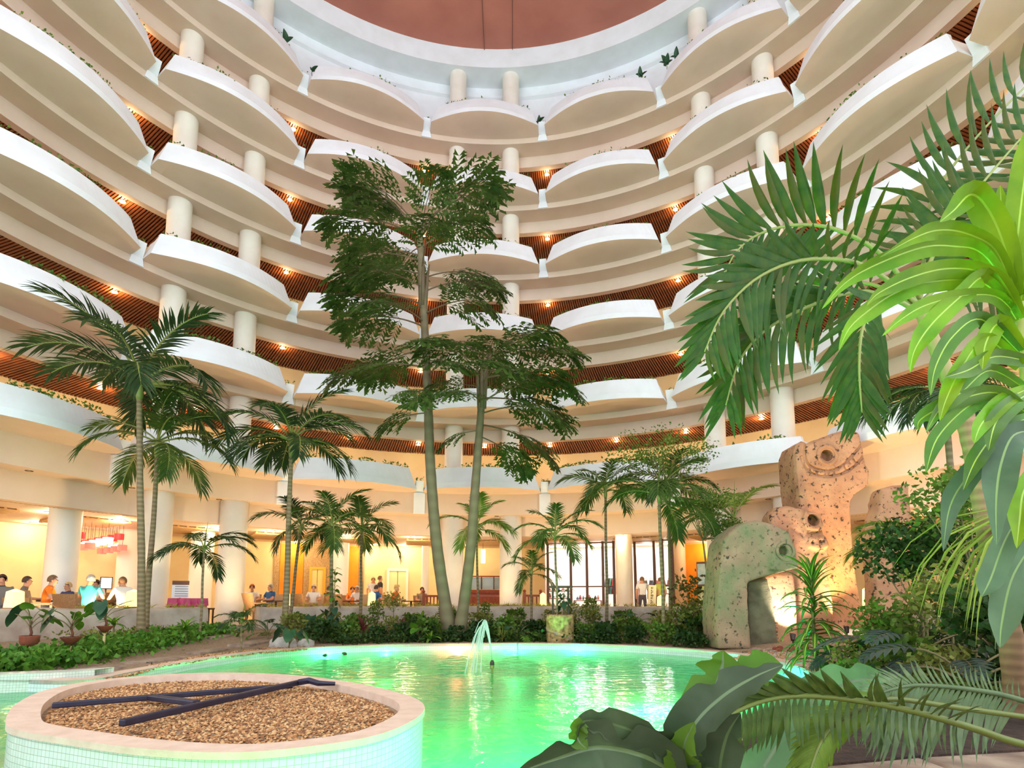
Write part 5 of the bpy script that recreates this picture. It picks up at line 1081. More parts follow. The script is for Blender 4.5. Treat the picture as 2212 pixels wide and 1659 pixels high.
def slab(outline, Y, thick, top=1.0, dy=0.0):
    """closed solid from an image outline standing at depth Y with real thickness; front edges chamfered"""
    pts = [at(x, y, Y) for x, y in outline]; n = len(pts); c = sum(pts, Vector()) / n; mb = MB(); rings = []
    for k, (yy, s) in enumerate(((0, .955), (.10, 1.0), (thick - .12, 1.0), (thick, .95))):
        rings.append([Vector((c.x + (p.x - c.x) * s, Y + yy + dy, c.z + (p.z - c.z) * (s if p.z > 0.3 else 1))) for p in pts])
    vv = [p for r in rings for p in r]; ff = [(k * n + i, k * n + (i + 1) % n, (k + 1) * n + (i + 1) % n, (k + 1) * n + i) for k in range(3) for i in range(n)] + [tuple(range(n - 1, -1, -1)), tuple(3 * n + i for i in range(n))]
    mb.add(vv, ff); return mb
def carve(name, solids, cuts, m, voxel, disp, parent, label=None):
    mb = MB()
    for s in solids: mb.add(s.v, s.f)
    tmp = fixn(mb.build('tmp', [m])); cutters = []
    r1 = tmp.modifiers.new('weld', 'REMESH'); r1.mode = 'VOXEL'; r1.voxel_size = voxel
    if cuts:
        cb_ = MB()
        for c in cuts: cb_.add(c.v, c.f)
        o = fixn(cb_.build('cut', [m])); cutters.append(o); rc = o.modifiers.new('weld', 'REMESH'); rc.mode = 'VOXEL'; rc.voxel_size = .014
        b = tmp.modifiers.new('b', 'BOOLEAN'); b.object = o; b.operation = 'DIFFERENCE'; b.solver = 'EXACT'
    r2 = tmp.modifiers.new('soft', 'REMESH'); r2.mode = 'VOXEL'; r2.voxel_size = voxel; r2.use_smooth_shade = True
    sm = tmp.modifiers.new('sm', 'SMOOTH'); sm.iterations = 2; sm.factor = .4
    d = tmp.modifiers.new('d', 'DISPLACE'); d.texture = _tex; d.strength = disp; d.mid_level = .5; d.texture_coords = 'GLOBAL'
    dg = bpy.context.evaluated_depsgraph_get(); me = bpy.data.meshes.new_from_object(tmp.evaluated_get(dg)); me.materials.clear(); me.materials.append(m); me.polygons.foreach_set('use_smooth', [True] * len(me.polygons))
    for o in cutters + [tmp]: bpy.data.objects.remove(o)
    if parent is not None: me.transform(Matrix.Translation(-parent.location))
    return link(name, me, parent)
def drill(px, py, Y, r, depth, n=18):
    p = at(px, py, Y); mb = MB(); mb.tube([p + Vector((0, -.4, 0)), p + Vector((0, depth, 0))], r, n); return mb
def groove(pix_, Y, r=.022):
    r = r * 1.6; Y = Y + .02
    pts = catmull([at(x, y, Y) for x, y in pix_], 6, False) if len(pix_) > 2 else [at(x, y, Y) for x, y in pix_]; mb = MB(); mb.tube(pts, r, 6); return mb
def torus(px, py, Y, R, r, m, name, parent, yoff=0.0, ry=.6):
    p = at(px, py, Y); mb = MB(); N, K = 28, 8; vv = []
    for i in range(N):
        a = 2 * PI * i / N
        for j in range(K): b = 2 * PI * j / K; vv.append(Vector((p.x + (R + r * math.cos(b)) * math.cos(a), p.y + yoff + r * ry * math.sin(b), p.z + (R + r * math.cos(b)) * math.sin(a))) - (parent.location if parent else Vector()))
    mb.add(vv, [(i * K + j, ((i + 1) % N) * K + j, ((i + 1) % N) * K + (j + 1) % K, i * K + (j + 1) % K) for i in range(N) for j in range(K)]); return mb.build(name, [m], parent, True)
# front head: thick pillar with an overhanging snout
Y1 = 12.3; g = gpt(1630, 1390, Y1); t1 = empty('stone_head', g); tag(t1, 'mossy stone head with a ringed eye and overhanging snout by the pool', 'sculpture')
body = slab([(1549, 1402), (1547, 1330), (1552, 1245), (1561, 1170), (1578, 1148), (1606, 1128), (1640, 1122), (1672, 1130), (1700, 1143), (1710, 1170), (1718, 1205), (1722, 1228), (1690, 1236), (1652, 1246), (1616, 1258), (1616, 1300), (1622, 1402)], Y1, 1.0)
snout = slab([(1664, 1180), (1700, 1146), (1712, 1172), (1722, 1228), (1690, 1236), (1660, 1232)], Y1, .5, dy=-.08)
carve('body', [body, snout], [drill(1693, 1191, Y1 - .1, .11, .22), groove([(1720, 1212), (1690, 1220), (1664, 1226)], Y1 - .05, .02), groove([(1580, 1168), (1620, 1150), (1660, 1158), (1664, 1180)], Y1 + .02, .015)], STA, .03, .04, t1)
torus(1693, 1191, Y1, .18, .035, STA, 'eye_ring', t1, -.09)
carve('inner_block', [slab([(1612, 1256), (1658, 1246), (1672, 1300), (1684, 1402), (1618, 1402)], Y1 + .40, .5)], [], STC, .04, .03, t1)
carve('lit_facet_block', [slab([(1650, 1240), (1716, 1234), (1722, 1300), (1726, 1402), (1660, 1402)], Y1 + .55, .45)], [], STB_, .04, .03, t1)  # paler slab added to stand for the lit facet of the inner block
# middle head, lit white
Y2 = 13.4; g = gpt(1720, 1370, Y2); t2 = empty('stone_head', g); tag(t2, 'pale stone head with a deep round eye between the other heads', 'sculpture')
b2 = slab([(1668, 1395), (1666, 1250), (1664, 1150), (1664, 1112), (1676, 1096), (1705, 1091), (1740, 1098), (1768, 1116), (1778, 1140), (1784, 1165), (1792, 1185), (1790, 1230), (1800, 1300), (1805, 1395)], Y2, .55)
brow = slab([(1735, 1102), (1768, 1112), (1776, 1138), (1768, 1148), (1738, 1146), (1728, 1125)], Y2, .4, dy=-.12); lip = slab([(1742, 1160), (1780, 1158), (1788, 1180), (1770, 1190), (1745, 1182)], Y2, .4, dy=-.10)
carve('body', [b2, brow, lip], [drill(1758, 1123, Y2 - .1, .15, .35), drill(1757, 1172, Y2 - .1, .045, .12), drill(1774, 1170, Y2 - .1, .045, .12), groove([(1722, 1152), (1745, 1154), (1782, 1152)], Y2 - .03, .03), groove([(1700, 1140), (1728, 1152), (1740, 1166)], Y2, .025)], STB_, .03, .04, t2)
# tall serpent head
Y3 = 14.1; g = gpt(1790, 1345, Y3); t3 = empty('stone_head', g); tag(t3, 'tallest stone serpent head with a toothed jaw on a column neck', 'sculpture')
b3 = slab([(1752, 1380), (1745, 1250), (1734, 1140), (1726, 1080), (1719, 1020), (1717, 975), (1724, 957), (1736, 950), (1744, 956), (1770, 946), (1805, 933), (1842, 924), (1858, 932), (1866, 965), (1872, 1000), (1881, 1015), (1878, 1046), (1852, 1064), (1839, 1080), (1838, 1110), (1844, 1200), (1854, 1275), (1866, 1330), (1868, 1380)], Y3, 1.0)
gr = [groove([(1738, 957), (1738, 985), (1748, 1005), (1770, 1015), (1790, 1017), (1815, 1008), (1840, 985), (1862, 958)], Y3 + .01, .026), groove([(1730, 985), (1740, 1012), (1765, 1027), (1795, 1029), (1826, 1020), (1850, 1002), (1868, 980)], Y3 + .01, .026)]
gr += [groove([a, b], Y3 + .01, .02) for a, b in (((1741, 990), (1734, 1000)), ((1752, 1005), (1745, 1018)), ((1766, 1012), (1762, 1026)), ((1782, 1016), (1781, 1029)), ((1800, 1012), (1802, 1029)), ((1820, 1002), (1828, 1018)), ((1838, 986), (1850, 1002)))]
gr += [groove([(1830, 1050), (1826, 1080), (1832, 1200), (1846, 1320)], Y3 + .02, .02), groove([(1828, 1046), (1850, 1034), (1878, 1022)], Y3 + .02, .018)]
carve('body', [b3], [drill(1787, 983, Y3, .15, .3), drill(1790, 1022, Y3, .03, .06), drill(1811, 1014, Y3, .035, .06), drill(1836, 1000, Y3, .035, .06)] + gr, STB_, .018, .025, t3)
torus(1787, 983, Y3, .235, .05, STB_, 'eye_ring', t3, .0)
Y4 = 11.8; g = gpt(1925, 1380, Y4); t4 = empty('stone_slab', g); tag(t4, 'plain pinkish standing stone behind the tall serpent head', 'sculpture')
carve('body', [slab([(1898, 1400), (1885, 1150), (1893, 1118), (1906, 1056), (1935, 1046), (1966, 1044), (1972, 1110), (1965, 1200), (1960, 1400)], Y4, .45)], [], STB_, .05, .05, t4)
# rubble at the foot
rr5 = ruv(44); put = []
while len(put) < 16:
    s = rr5.uniform(.035, .065); q = Vector((rr5.uniform(4.95, 6.1), rr5.uniform(11.5, 12.12), 0))
    if inside((q.x, q.y), offset(outp, .08)) or any((q - p).length < 1.75 * (s + s2) for p, s2 in put): continue
    i = len(put); put.append((q, s)); rock((q.x, q.y, gz(q.x, q.y) + s * .4), (s * 1.3, s, s * .8), i, FLAG if i % 2 else TERRA, 'rubble_stone', ('grey' if i % 2 else 'brown') + ' rubble stone at the foot of the front stone head', ('grey' if i % 2 else 'brown') + ' rubble stones')
# garden spotlights aimed at the heads
def spot(px, py, Y, target, power, color, label, ang=70):
    p = gpt(px, py, Y); t = empty('garden_spotlight', p); tag(t, label, 'light'); d = (target - p).normalized(); q = d.to_track_quat('-Z', 'Y').to_euler()
    mb = MB(); mb.tube([(0, 0, -.02), (0, 0, .12)], .015, 6); mb.build('stake', [DKF], t); mb = MB(); a = Vector((0, 0, .15)); mb.tube([a - d * .07, a + d * .07], [.04, .06], 12); mb.build('housing', [DKF], t)
    lamp('spot_lamp', 'SPOT', a + d * .12, power, color, .05, t, q, ang, .6)
spot(1714, 1402, 12.3, at(1712, 1240, 13.2), 230, (1, .95, .85), 'small garden spotlight at the foot of the middle stone head', 95)
spot(1830, 1375, 13.1, at(1800, 1150, 14.0), 420, (1, .70, .30), 'small garden spotlight below the tall serpent head', 80)
#spot(1600, 1408, 11.6, at(1600, 1230, 12.3), 60, (.9, 1, .85), 'small garden spotlight in front of the mossy head', 80)
# ------------------------------------------------------------------ round planter island with gravel and the blue frame
IZ = 0.20; ipx = [(18, 1560), (40, 1520), (110, 1488), (230, 1467), (370, 1456), (500, 1453), (640, 1459), (770, 1476), (870, 1500), (911, 1521), (900, 1548), (820, 1585), (680, 1610), (500, 1624), (300, 1614), (140, 1592), (50, 1577)]
ISL = catmull([atz(x, y, IZ) for x, y in ipx], 8); inn = offset(ISL, -.15)
isl = empty('planter_island', (-1.6, 3.9, -0.8)); tag(isl, 'low pool planter faced in white mosaic with a pinkish rim', 'planter')
def rel(poly): return [p - isl.location for p in poly]
strip_uv('mosaic_wall', [rel(lvl(ISL, -.80)), rel(lvl(ISL, IZ - .03))], TILE, isl)
strip_uv('rim', [rel(lvl(offset(ISL, .012), IZ - .035)), rel(lvl(offset(ISL, .012), IZ)), rel(lvl(inn, IZ)), rel(lvl(inn, IZ - .1))], COPING, isl, smooth=False)
mb = MB(); mb.v = [tuple(p) for p in rel(lvl(inn, IZ - .06))]; mb.f = [tuple(range(len(inn)))]; mb.m = [0]; mb.build('gravel_bed', [GRAVELG], isl)
GRV = [mat('gravel_%d' % i, c, .85) for i, c in enumerate((rgb(196, 142, 90), rgb(170, 116, 70), rgb(208, 166, 116), rgb(136, 92, 58)))]
def pebbles(name, poly, zf, n, s0, s1, seed, label, mats=GRV):
    r = ruv(seed); mb = MB(); xs = [p.x for p in poly]; ys = [p.y for p in poly]; k = 0
    while k < n:
        x, y = r.uniform(min(xs), max(xs)), r.uniform(min(ys), max(ys))
        if not inside((x, y), poly): continue
        k += 1; s = r.uniform(s0, s1); z = zf(x, y) + r.uniform(0, s * .6); a = r.uniform(0, PI); ca, sa = math.cos(a), math.sin(a); e = r.uniform(.6, .9); h = r.uniform(.45, .7); tl = r.uniform(-.35, .35)
        base = [(1, 0, 0), (.4, .8, .1), (-.6, .7, -.1), (-1, -.1, .05), (-.4, -.8, 0), (.6, -.7, .1)]
        vv = [(x + (bx * ca - by * e * sa) * s, y + (bx * sa + by * e * ca) * s, z + (bz * h + bx * tl) * s) for bx, by, bz in base] + [(x + .1 * s, y, z + h * s), (x, y, z - h * s)]
        mb.add(vv, [(i, (i + 1) % 6, 6) for i in range(6)] + [((i + 1) % 6, i, 7) for i in range(6)], r.randrange(len(mats)))
    o = mb.build(name, mats); tag(o, label, 'gravel', kind='stuff'); return o
pebbles('gravel', offset(inn, -.03), lambda x, y: IZ - .06, 15000, .009, .017, 5, 'reddish tan gravel filling the round planter')
BLUEW = mat('dark_blue_painted_wood', rgb(30, 25, 44), .45, var=rgb(44, 38, 60), scale=6)
def beam(pa, pb, w, h, parent, name, z):
    a, b = atz(*pa, z) - parent.location, atz(*pb, z) - parent.location; d = (b - a); L = d.length; mb = MB(); mb.box((0, 0, 0), (L, w, h)); o = mb.build(name, [BLUEW], parent); o.location = (a + b) / 2; o.rotation_euler = (0, 0, math.atan2(d.y, d.x)); bevel(o, .008); return o
fa = empty('blue_frame', atz(420, 1520, IZ - .03)); tag(fa, 'dark blue wooden A shaped frame lying on the gravel', 'frame')
beam((112, 1524), (632, 1481), .042, .04, fa, 'leg', IZ + .0); beam((262, 1562), (655, 1472), .045, .042, fa, 'leg', IZ + .015); beam((322, 1506), (425, 1519), .06, .04, fa, 'crossbar', IZ + .0)
mb = MB(); q = [atz(x, y, IZ + .02 + dz_) - fa.location for x, y, dz_ in ((645, 1474, 0), (668, 1470, .012), (688, 1476, 0), (724, 1477, -.01))]; mb.tube(q, [.028, .028, .026, .018], 6); mb.build('hook', [BLUEW], fa)
# fountain
fp = atz(1063, 1453, WZ); t = empty('fountain_nozzle', (fp.x, fp.y, WZ - .5)); tag(t, 'brass fountain nozzle standing in the pool', 'fountain')
mb = MB(); mb.lathe([(.05, 0), (.05, .03), (.018, .05), (.018, .56), (.035, .57), (.035, .62)], 14, close=True); mb.build('pipe', [mat('brass', rgb(150, 140, 80), .4, metal=.6)], t); mb = MB(); mb.lathe([(.036, .62), (.036, .66), (.02, .70), (.012, .70)], 14, close=True); mb.build('tip', [DKF], t)
JET = bpy.data.materials.new('fountain_water'); JET.use_nodes = True; nt = JET.node_tree; p_ = nt.nodes['Principled BSDF']; p_.inputs['Base Color'].default_value = (.9, .95, .92, 1); p_.inputs['Roughness'].default_value = .25; p_.inputs['Alpha'].default_value = .32
jt = empty('water_jet', (fp.x, fp.y, WZ + .2)); tag(jt, 'arching white jet of fountain water', 'water'); r = ruv(3)
for k in range(26):
    top = at(1044 + r.uniform(-6, 4), 1338 + r.uniform(0, 16), fp.y) - jt.location; land = Vector((top.x * r.uniform(1.3, 2.3), r.uniform(-.12, .12), -.2)); pts = [Vector((0, 0, 0))]
    for s in (.2, .4, .6, .8, 1.0): pts.append(Vector((top.x * s * .85, 0, top.z * (1 - (1 - s) ** 2))))
    lim = r.uniform(.25, .95)
    for s in (.25, .5, .75, 1.0):
        if s <= lim + .2: pts.append(Vector((top.x * .85 + (land.x - top.x * .85) * s, land.y * s, top.z - (top.z - land.z) * s * s)))
    mb = MB(); mb.tube(pts, [.006] * 6 + [.006 + .003 * i for i in range(len(pts) - 6)], 5); mb.build('water_strand', [JET], jt, True)

for px in (60, 210, 520, 700, 860, 1060, 1250, 1420, 1980):  # uplights added out of sight behind the wall to warm the fascia
    p = on(px, 10.35); d = on(px, 12.6); d.z = 4.4; q = Vector((p.x, p.y, FZ)); t = empty('added_uplight', q); tag(t, 'small added uplight on the lobby floor washing the cream fascia above', 'light', 'added uplights behind the stone wall'); dr = (d - q).normalized()
    mb = MB(); mb.tube([(0, 0, -.02), (0, 0, .1)], .012, 6); mb.build('stake', [DKF], t); a = Vector((0, 0, .12)); mb = MB(); mb.tube([a - dr * .06, a + dr * .06], [.035, .05], 10); mb.build('housing', [DKF], t)
    lamp('added_uplight_lamp', 'SPOT', a + dr * .1, 240, (1, .74, .40), .05, t, dr.to_track_quat('-Z', 'Y').to_euler(), 120, 1.0)
# ------------------------------------------------------------------ right bank: dense planting
rosette('dracaena', gpt(1766, 1458, 8.4), 1.42, [DR[0], DR[1], DR[2], DR[2]], 84, 'bushy striped dracaena standing in front of the stone heads', 201, spread=.92, sc=1.3, stemr=.022)
palm('feather_palm', (2085, 1400), (2040, 850), 8.2, 1.15, 'dark fine leaved palm hanging behind the big right palm', 'd', 16, .05, .04, 41, .15, els=(1, 2, 3, 2, 3, 3, 2, 3), group=None)
palm('feather_palm', (1998, 1380), (1985, 1180), 8.6, 1.0, 'small bright palm in front of the pinkish standing stone', 'y', 10, .03, .025, 42, .05, els=(1, 2, 1, 2, 1, 2), group=None)
canopy_tree((1995, 1440), [(1992, 1340)], [(1985, 1190, 270, 170)], 7.8, 'dense dark small leaved bush right of the stone heads', SHRUBD, 65, 3600, .075, .03, name='dark_bush')
canopy_tree((2110, 1420), [(2105, 1250)], [(2070, 1080, 260, 190)], 7.2, 'loose leaved tree behind the ringed palm trunk', SHRUBA, 66, 1300, .085, .03, name='loose_tree')
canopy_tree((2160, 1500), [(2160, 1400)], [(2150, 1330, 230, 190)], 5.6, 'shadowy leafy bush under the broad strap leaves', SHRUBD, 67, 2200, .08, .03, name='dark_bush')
ML = [lobed_mesh(.42, MONS, 8, petl=.5, e0=55, e1=5, seed=7, droop=.3), lobed_mesh(.5, MONS, 9, petl=.55, e0=40, e1=-8, seed=8, droop=.35), lobed_mesh(.44, BIGD, 8, petl=.45, e0=25, e1=-15, seed=9, droop=.4)]
rosette('lobed_philodendron', gpt(1985, 1460, 6.6), .35, ML, 14, 'dark glossy fingered philodendron on the right bank', 202, sc=1.15, spread=.4)
rosette('lobed_philodendron', gpt(1893, 1440, 8.0), .15, ML, 11, 'low dark fingered philodendron beside the striped dracaena', 203, sc=.9, spread=.4)
rosette('lobed_philodendron', gpt(2090, 1490, 5.2), .30, ML, 10, 'grey sheened fingered philodendron below the ringed trunk', 204, sc=1.0, spread=.4)
rosette('caladium', gpt(1868, 1395, 10.5), .05, [heart_mesh(.3, leafmat('cream_green_leaf', rgb(196, 206, 110), rgb(130, 160, 60)), petl=.2, tilt=30)], 6, 'cream veined caladium at the foot of the serpent column', 205, sc=.85)
rosette('spiky_plant', gpt(2075, 1515, 5.1), .08, SPK, 40, 'bright green spiky clump under the grey leaves', 206, sc=.5)
bush(1945, 1480, 6.4, 'green', 'sprawling green shrub at the gravel edge on the right bank', 1.2); bush(2040, 1500, 5.6, 'olive', 'olive shrub in the right bank undergrowth', 1.0, 1); bush(1850, 1450, 7.6, 'olive', 'twiggy olive shrub behind the striped dracaena', .9, 2); bush(2235, 1530, 5.2, 'dark', 'dark shrub at the foot of the ringed palm', 1.1, 1)
cover('ground_cover', [atz(x, y, -.02) for x, y in ((1830, 1460), (1920, 1478), (2010, 1495), (2110, 1515), (2230, 1545))], 5200, .075, SHRUBA, 'leafy undergrowth on the right bank of the pool', 85, .32, 1.0)
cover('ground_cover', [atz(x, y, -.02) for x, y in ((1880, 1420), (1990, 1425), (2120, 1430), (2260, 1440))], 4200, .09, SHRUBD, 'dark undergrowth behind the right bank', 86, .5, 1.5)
# gravel and soil near the lens
rb = [atz(x, y, -.08) for x, y in ((1560, 1420), (1640, 1402), (1740, 1412), (1820, 1440), (1900, 1470), (1960, 1495), (1900, 1530), (1820, 1510), (1805, 1478), (1760, 1450), (1690, 1425), (1610, 1415))]
pebbles('gravel', rb, lambda x, y: gz(x, y) - .005, 5000, .012, .024, 6, 'pale tan gravel between the pool and the stone heads', [MATS['gravel_2'], MATS['gravel_1'], mat('gravel_grey', rgb(186, 176, 166), .85)])
lb_ = [atz(x, y, -.08) for x, y in ((215, 1458), (330, 1432), (440, 1412), (560, 1398), (680, 1390), (660, 1400), (560, 1406), (450, 1420), (340, 1438), (240, 1462))]
pebbles('gravel', lb_, lambda x, y: gz(x, y) - .005, 3500, .014, .028, 7, 'pinkish gravel strip between the flagstones and the pool', [MATS['gravel_0'], MATS['gravel_2'], MATS['gravel_3']])
mb = MB(); so = [atz(x, y, -.03) for x, y in ((1560, 1659), (1640, 1600), (1760, 1560), (1900, 1540), (2100, 1530), (2300, 1530), (2330, 1640), (2000, 1660), (1700, 1690))]; mb.prism([(p.x, p.y) for p in so], -.15, gz(1.6, 2.6) + .05); o = mb.build('soil_bed', [SOIL]); struct(o, 'dark soil bed beside the kerb stones', 'ground')
for i, (xa, xb) in enumerate(((1420, 1660), (1665, 1930), (1935, 2260))):
    f = lambda x: 1659 - (x - 1420) * .055; pts = [atz(xa, f(xa), -.02), atz(xb, f(xb), -.02)]; pts += [Vector((pts[1].x, pts[1].y - .8, 0)), Vector((pts[0].x, pts[0].y - .8, 0))]
    mb = MB(); mb.prism([(p.x, p.y) for p in pts], -.2, .03); o = mb.build('kerb_stone', [FLAG]); bevel(o, .03, 3); tag(o, 'flat brown kerb stone in front of the soil bed, %s' % ('by the big torn leaf', 'under the cycad fronds', 'under the blue green cycad frond')[i], 'stone', 'kerb stones')
# ------------------------------------------------------------------ big palm on the right, leaflets one by one
def blade_mesh(L, W, m, name='leaflet', droop=.35, seg=5):
    mb = MB(); d = Vector((1, 0, 0)); q = Vector((0, 0, 0)); vv = []; prof = (.25, .85, 1.0, .8, .45, 0.0)
    for i in range(seg + 1):
        w = W * .5 * prof[i]; u = Vector((-d.z, 0, d.x)); vv += [q + Vector((0, -w, 0)) + u * w * .45, q, q + Vector((0, w, 0)) + u * w * .45]; d = (d + Vector((0, 0, -droop / seg))).normalized(); q = q + d * L / seg
    mb.add(vv, [(3 * i + j, 3 * i + j + 1, 3 * i + 4 + j, 3 * i + 3 + j) for i in range(seg) for j in (0, 1)]); return mb.mesh(name, [m], True)
def orient(d, up):
    x = d.normalized(); z = (up - x * up.dot(x)); z = z.normalized() if z.length > 1e-4 else x.orthogonal(); y = z.cross(x); return Matrix((x, y, z)).transposed().to_euler()
def long_frond(t, pix_, n, lf, blades, rm, s0=.18, side=None, droop=0.0, seed=1, rr=.018, rows=(-1, 1), tilt=.2, phi0=70, phi1=28, lens=(1, 1)):
    r = ruv(seed); o = t.location; pts = catmull([at(x, y, Y) - o for x, y, Y in pix_], 5, False); k = len(pts); mb = MB(); mb.tube(pts, [rr * (1 - .85 * i / (k - 1)) + .002 for i in range(k)], 7); fr_ = mb.build('frond', [rm], t, True)
    for i in range(n):
        s = s0 + (.99 - s0) * (i + .5) / n; p, tt = sample(pts, s); view = (p + o - Vector((0, 0, CAMZ))).normalized(); sd = tt.cross(view).normalized() if side is None else (side - tt * side.dot(tt)).normalized(); nn = sd.cross(tt).normalized(); phi = math.radians(phi0 + (phi1 - phi0) * s); pr = math.sin(PI * (.16 + .76 * (s - s0) / (1 - s0))) ** .55
        for ri, sg in enumerate(rows):
            d = tt * math.cos(phi + r.uniform(-.07, .07)) + sd * sg * math.sin(phi) + nn * r.uniform(-.1, .1) + nn * tilt + Vector((0, 0, -droop)); up = nn if nn.z > -.2 else -nn
            link('leaflet', blades[r.randrange(len(blades))], fr_, p, orient(d, up), lf * pr * r.uniform(.88, 1.08) * lens[ri if sg == rows[0] else -1])
    return fr_
BP = leafmat('big_palm_leaf', rgb(40, 82, 14), rgb(72, 98, 22), .4, .35, 5); BP2 = leafmat('big_palm_leaf_olive', rgb(84, 88, 22), rgb(52, 82, 16), .4, .35, 5)
BLD = [blade_mesh(1, .125, BP), blade_mesh(1, .115, BP2, droop=.5), blade_mesh(1, .14, BP, droop=.2)]
bp_base = Vector((at(2196, 1545, 4.6).x, 4.6, -.06)); big = empty('big_palm', bp_base); tag(big, 'big feather palm with a ringed brown trunk on the right bank', 'palm')
trunk_mesh([Vector((0, 0, -.05))] + [at(x, y, 4.4) - bp_base for x, y in ((2186, 1400), (2140, 1180), (2108, 1000), (2082, 890))], .085, .062, TRUNKB, 14).build('trunk', [TRUNKB], big, True)
mb = MB(); mb.tube([at(x, y, 4.4) - bp_base for x, y in ((2083, 895), (2050, 820), (2015, 735), (1985, 660), (1968, 610))], [.062, .058, .05, .045, .03], 12); mb.build('crownshaft', [mat('green_shaft', rgb(118, 130, 60), .5, var=rgb(170, 140, 90), scale=2)], big, True)
C0 = (1982, 655)
long_frond(big, [(1982, 660, 4.3), (1910, 555, 4.2), (1810, 497, 4.1), (1720, 486, 4.05), (1640, 506, 4.0), (1590, 545, 3.95), (1562, 600, 3.9)], 22, .62, BLD, RACH, seed=1, tilt=.1, droop=.12, phi1=40)
long_frond(big, [(1978, 655, 4.25), (1870, 575, 4.0), (1750, 560, 3.8), (1645, 595, 3.65), (1565, 670, 3.55), (1522, 760, 3.5)], 21, .58, BLD, RACH, seed=2, droop=.5, tilt=.1)
long_frond(big, [(1976, 665, 4.3), (1870, 630, 4.15), (1765, 655, 4.0), (1665, 705, 3.9), (1600, 775, 3.85), (1568, 875, 3.8)], 20, .56, BLD, RACH, seed=3, droop=.45)
long_frond(big, [(1975, 668, 4.3), (1905, 640, 4.0), (1866, 700, 3.8), (1856, 790, 3.7), (1862, 890, 3.7)], 17, .5, BLD, RACH, seed=4, droop=.35, phi0=55)
long_frond(big, [(1984, 645, 4.3), (2012, 560, 4.25), (2055, 480, 4.2), (2112, 408, 4.2), (2212, 292, 4.25), (2290, 225, 4.3)], 20, .58, BLD, RACH, seed=5, tilt=.15, phi1=40)
long_frond(big, [(1988, 645, 4.4), (1996, 560, 4.4), (2010, 440, 4.45), (2085, 325, 4.5), (2212, 190, 4.6), (2300, 120, 4.7)], 20, .6, BLD, RACH, seed=6, tilt=.15, phi1=40)
long_frond(big, [(1986, 655, 4.4), (2075, 590, 4.6), (2180, 610, 4.8), (2260, 700, 4.9)], 12, .5, BLD, RACH, seed=7, droop=.4)
long_frond(big, [(1976, 655, 4.4), (1860, 610, 4.8), (1740, 640, 5.1), (1640, 720, 5.3)], 12, .5, BLD, RACH, seed=8, droop=.5)
# ------------------------------------------------------------------ corn plant with broad strap leaves at the right edge
def strap_path(pix_, W, m, m2, parent, name='leaf', fold=.28, wav=.32, seed=1, rag=0.0):
    r = ruv(seed); o = parent.location; pts = catmull([at(x, y, Y) - o for x, y, Y in pix_], 12 if rag else 6, False); k = len(pts); vv = []; ph = r.uniform(0, 6)
    for i, p in enumerate(pts):
        s = i / (k - 1); t = (pts[min(i + 1, k - 1)] - pts[max(i - 1, 0)]).normalized(); view = (p + o - Vector((0, 0, CAMZ))).normalized(); sd = t.cross(view).normalized(); sd = (sd + view * .35).normalized(); n = sd.cross(t).normalized(); w = W * .5 * (.28 + .72 * math.sin(PI * min(1, .12 + .8 * s)) ** .8) * (1 if s < .7 else max(0, (1 - s) / .3) ** .7)
        k1, k2 = wav * w * math.sin(9 * s + ph), wav * w * math.sin(8 * s + ph + 2)
        wl, wr = w * (1 - rag * max(0, noise.noise(Vector((s * 9, seed, 1))) * 1.6)), w * (1 - rag * max(0, noise.noise(Vector((s * 9, seed, 7))) * 1.6))
        vv += [p - sd * wl - n * (w * fold) + n * k1, p - sd * w * .07, p + sd * w * .07, p + sd * wr - n * (w * fold) + n * k2]
    mb = MB(); mb.v = [tuple(v) for v in vv]
    for i in range(k - 1):
        for j in range(3): mb.f.append((4 * i + j, 4 * i + j + 1, 4 * i + 5 + j, 4 * i + 4 + j)); mb.m.append(1 if j == 1 else 0)
    return mb.build(name, [m, m2], parent, True)
GRM = mat('grey_leaf_midrib', rgb(112, 138, 64), .4)
YL = mat('yellow_midrib', rgb(150, 178, 50), .4)
cb = Vector((at(2320, 1500, 2.75).x, 2.75, -.05)); corn = empty('corn_plant', cb); tag(corn, 'bright green corn plant with broad arching strap leaves', 'plant')
mb = MB(); mb.tube([Vector((0, 0, -.05))] + [at(x, y, 2.7) - cb for x, y in ((2290, 1300), (2240, 1000), (2215, 800), (2200, 650), (2196, 590))], [.035, .032, .028, .025, .022, .01], 10); mb.build('stem', [mat('corn_stem', rgb(150, 150, 70), .6)], corn, True)
def L(*pts, W=.10, m=DRAC, y0=2.65, y1=2.4, seed=0):
    n = len(pts); strap_path([(x, y, y0 + (y1 - y0) * i / (n - 1)) for i, (x, y) in enumerate(pts)], W, m, GRM if m is GREYL else YL, corn, seed=seed + int(pts[1][0]))
L((2192, 640), (2172, 540), (2139, 460), (2100, 420), (2060, 455), (2030, 480), W=.13)
L((2190, 640), (2123, 549), (2060, 532), (1990, 535), (1888, 574), (1825, 612), (1775, 668), W=.095)
L((2190, 630), (2150, 540), (2090, 505), (2029, 497), (1973, 515), (1900, 556), W=.09)
L((2203, 690), (2164, 612), (2107, 584), (2038, 581), (1966, 600), (1900, 632), (1872, 660), W=.095)
L((2195, 690), (2132, 600), (2076, 640), (2013, 700), (1976, 756), (1966, 805), W=.10)
L((2195, 680), (2150, 640), (2076, 640), (1998, 660), (1944, 692), (1905, 726), W=.075)
L((2190, 680), (2120, 610), (2000, 610), (1932, 634), (1875, 672), (1835, 709), (1812, 757), W=.10)
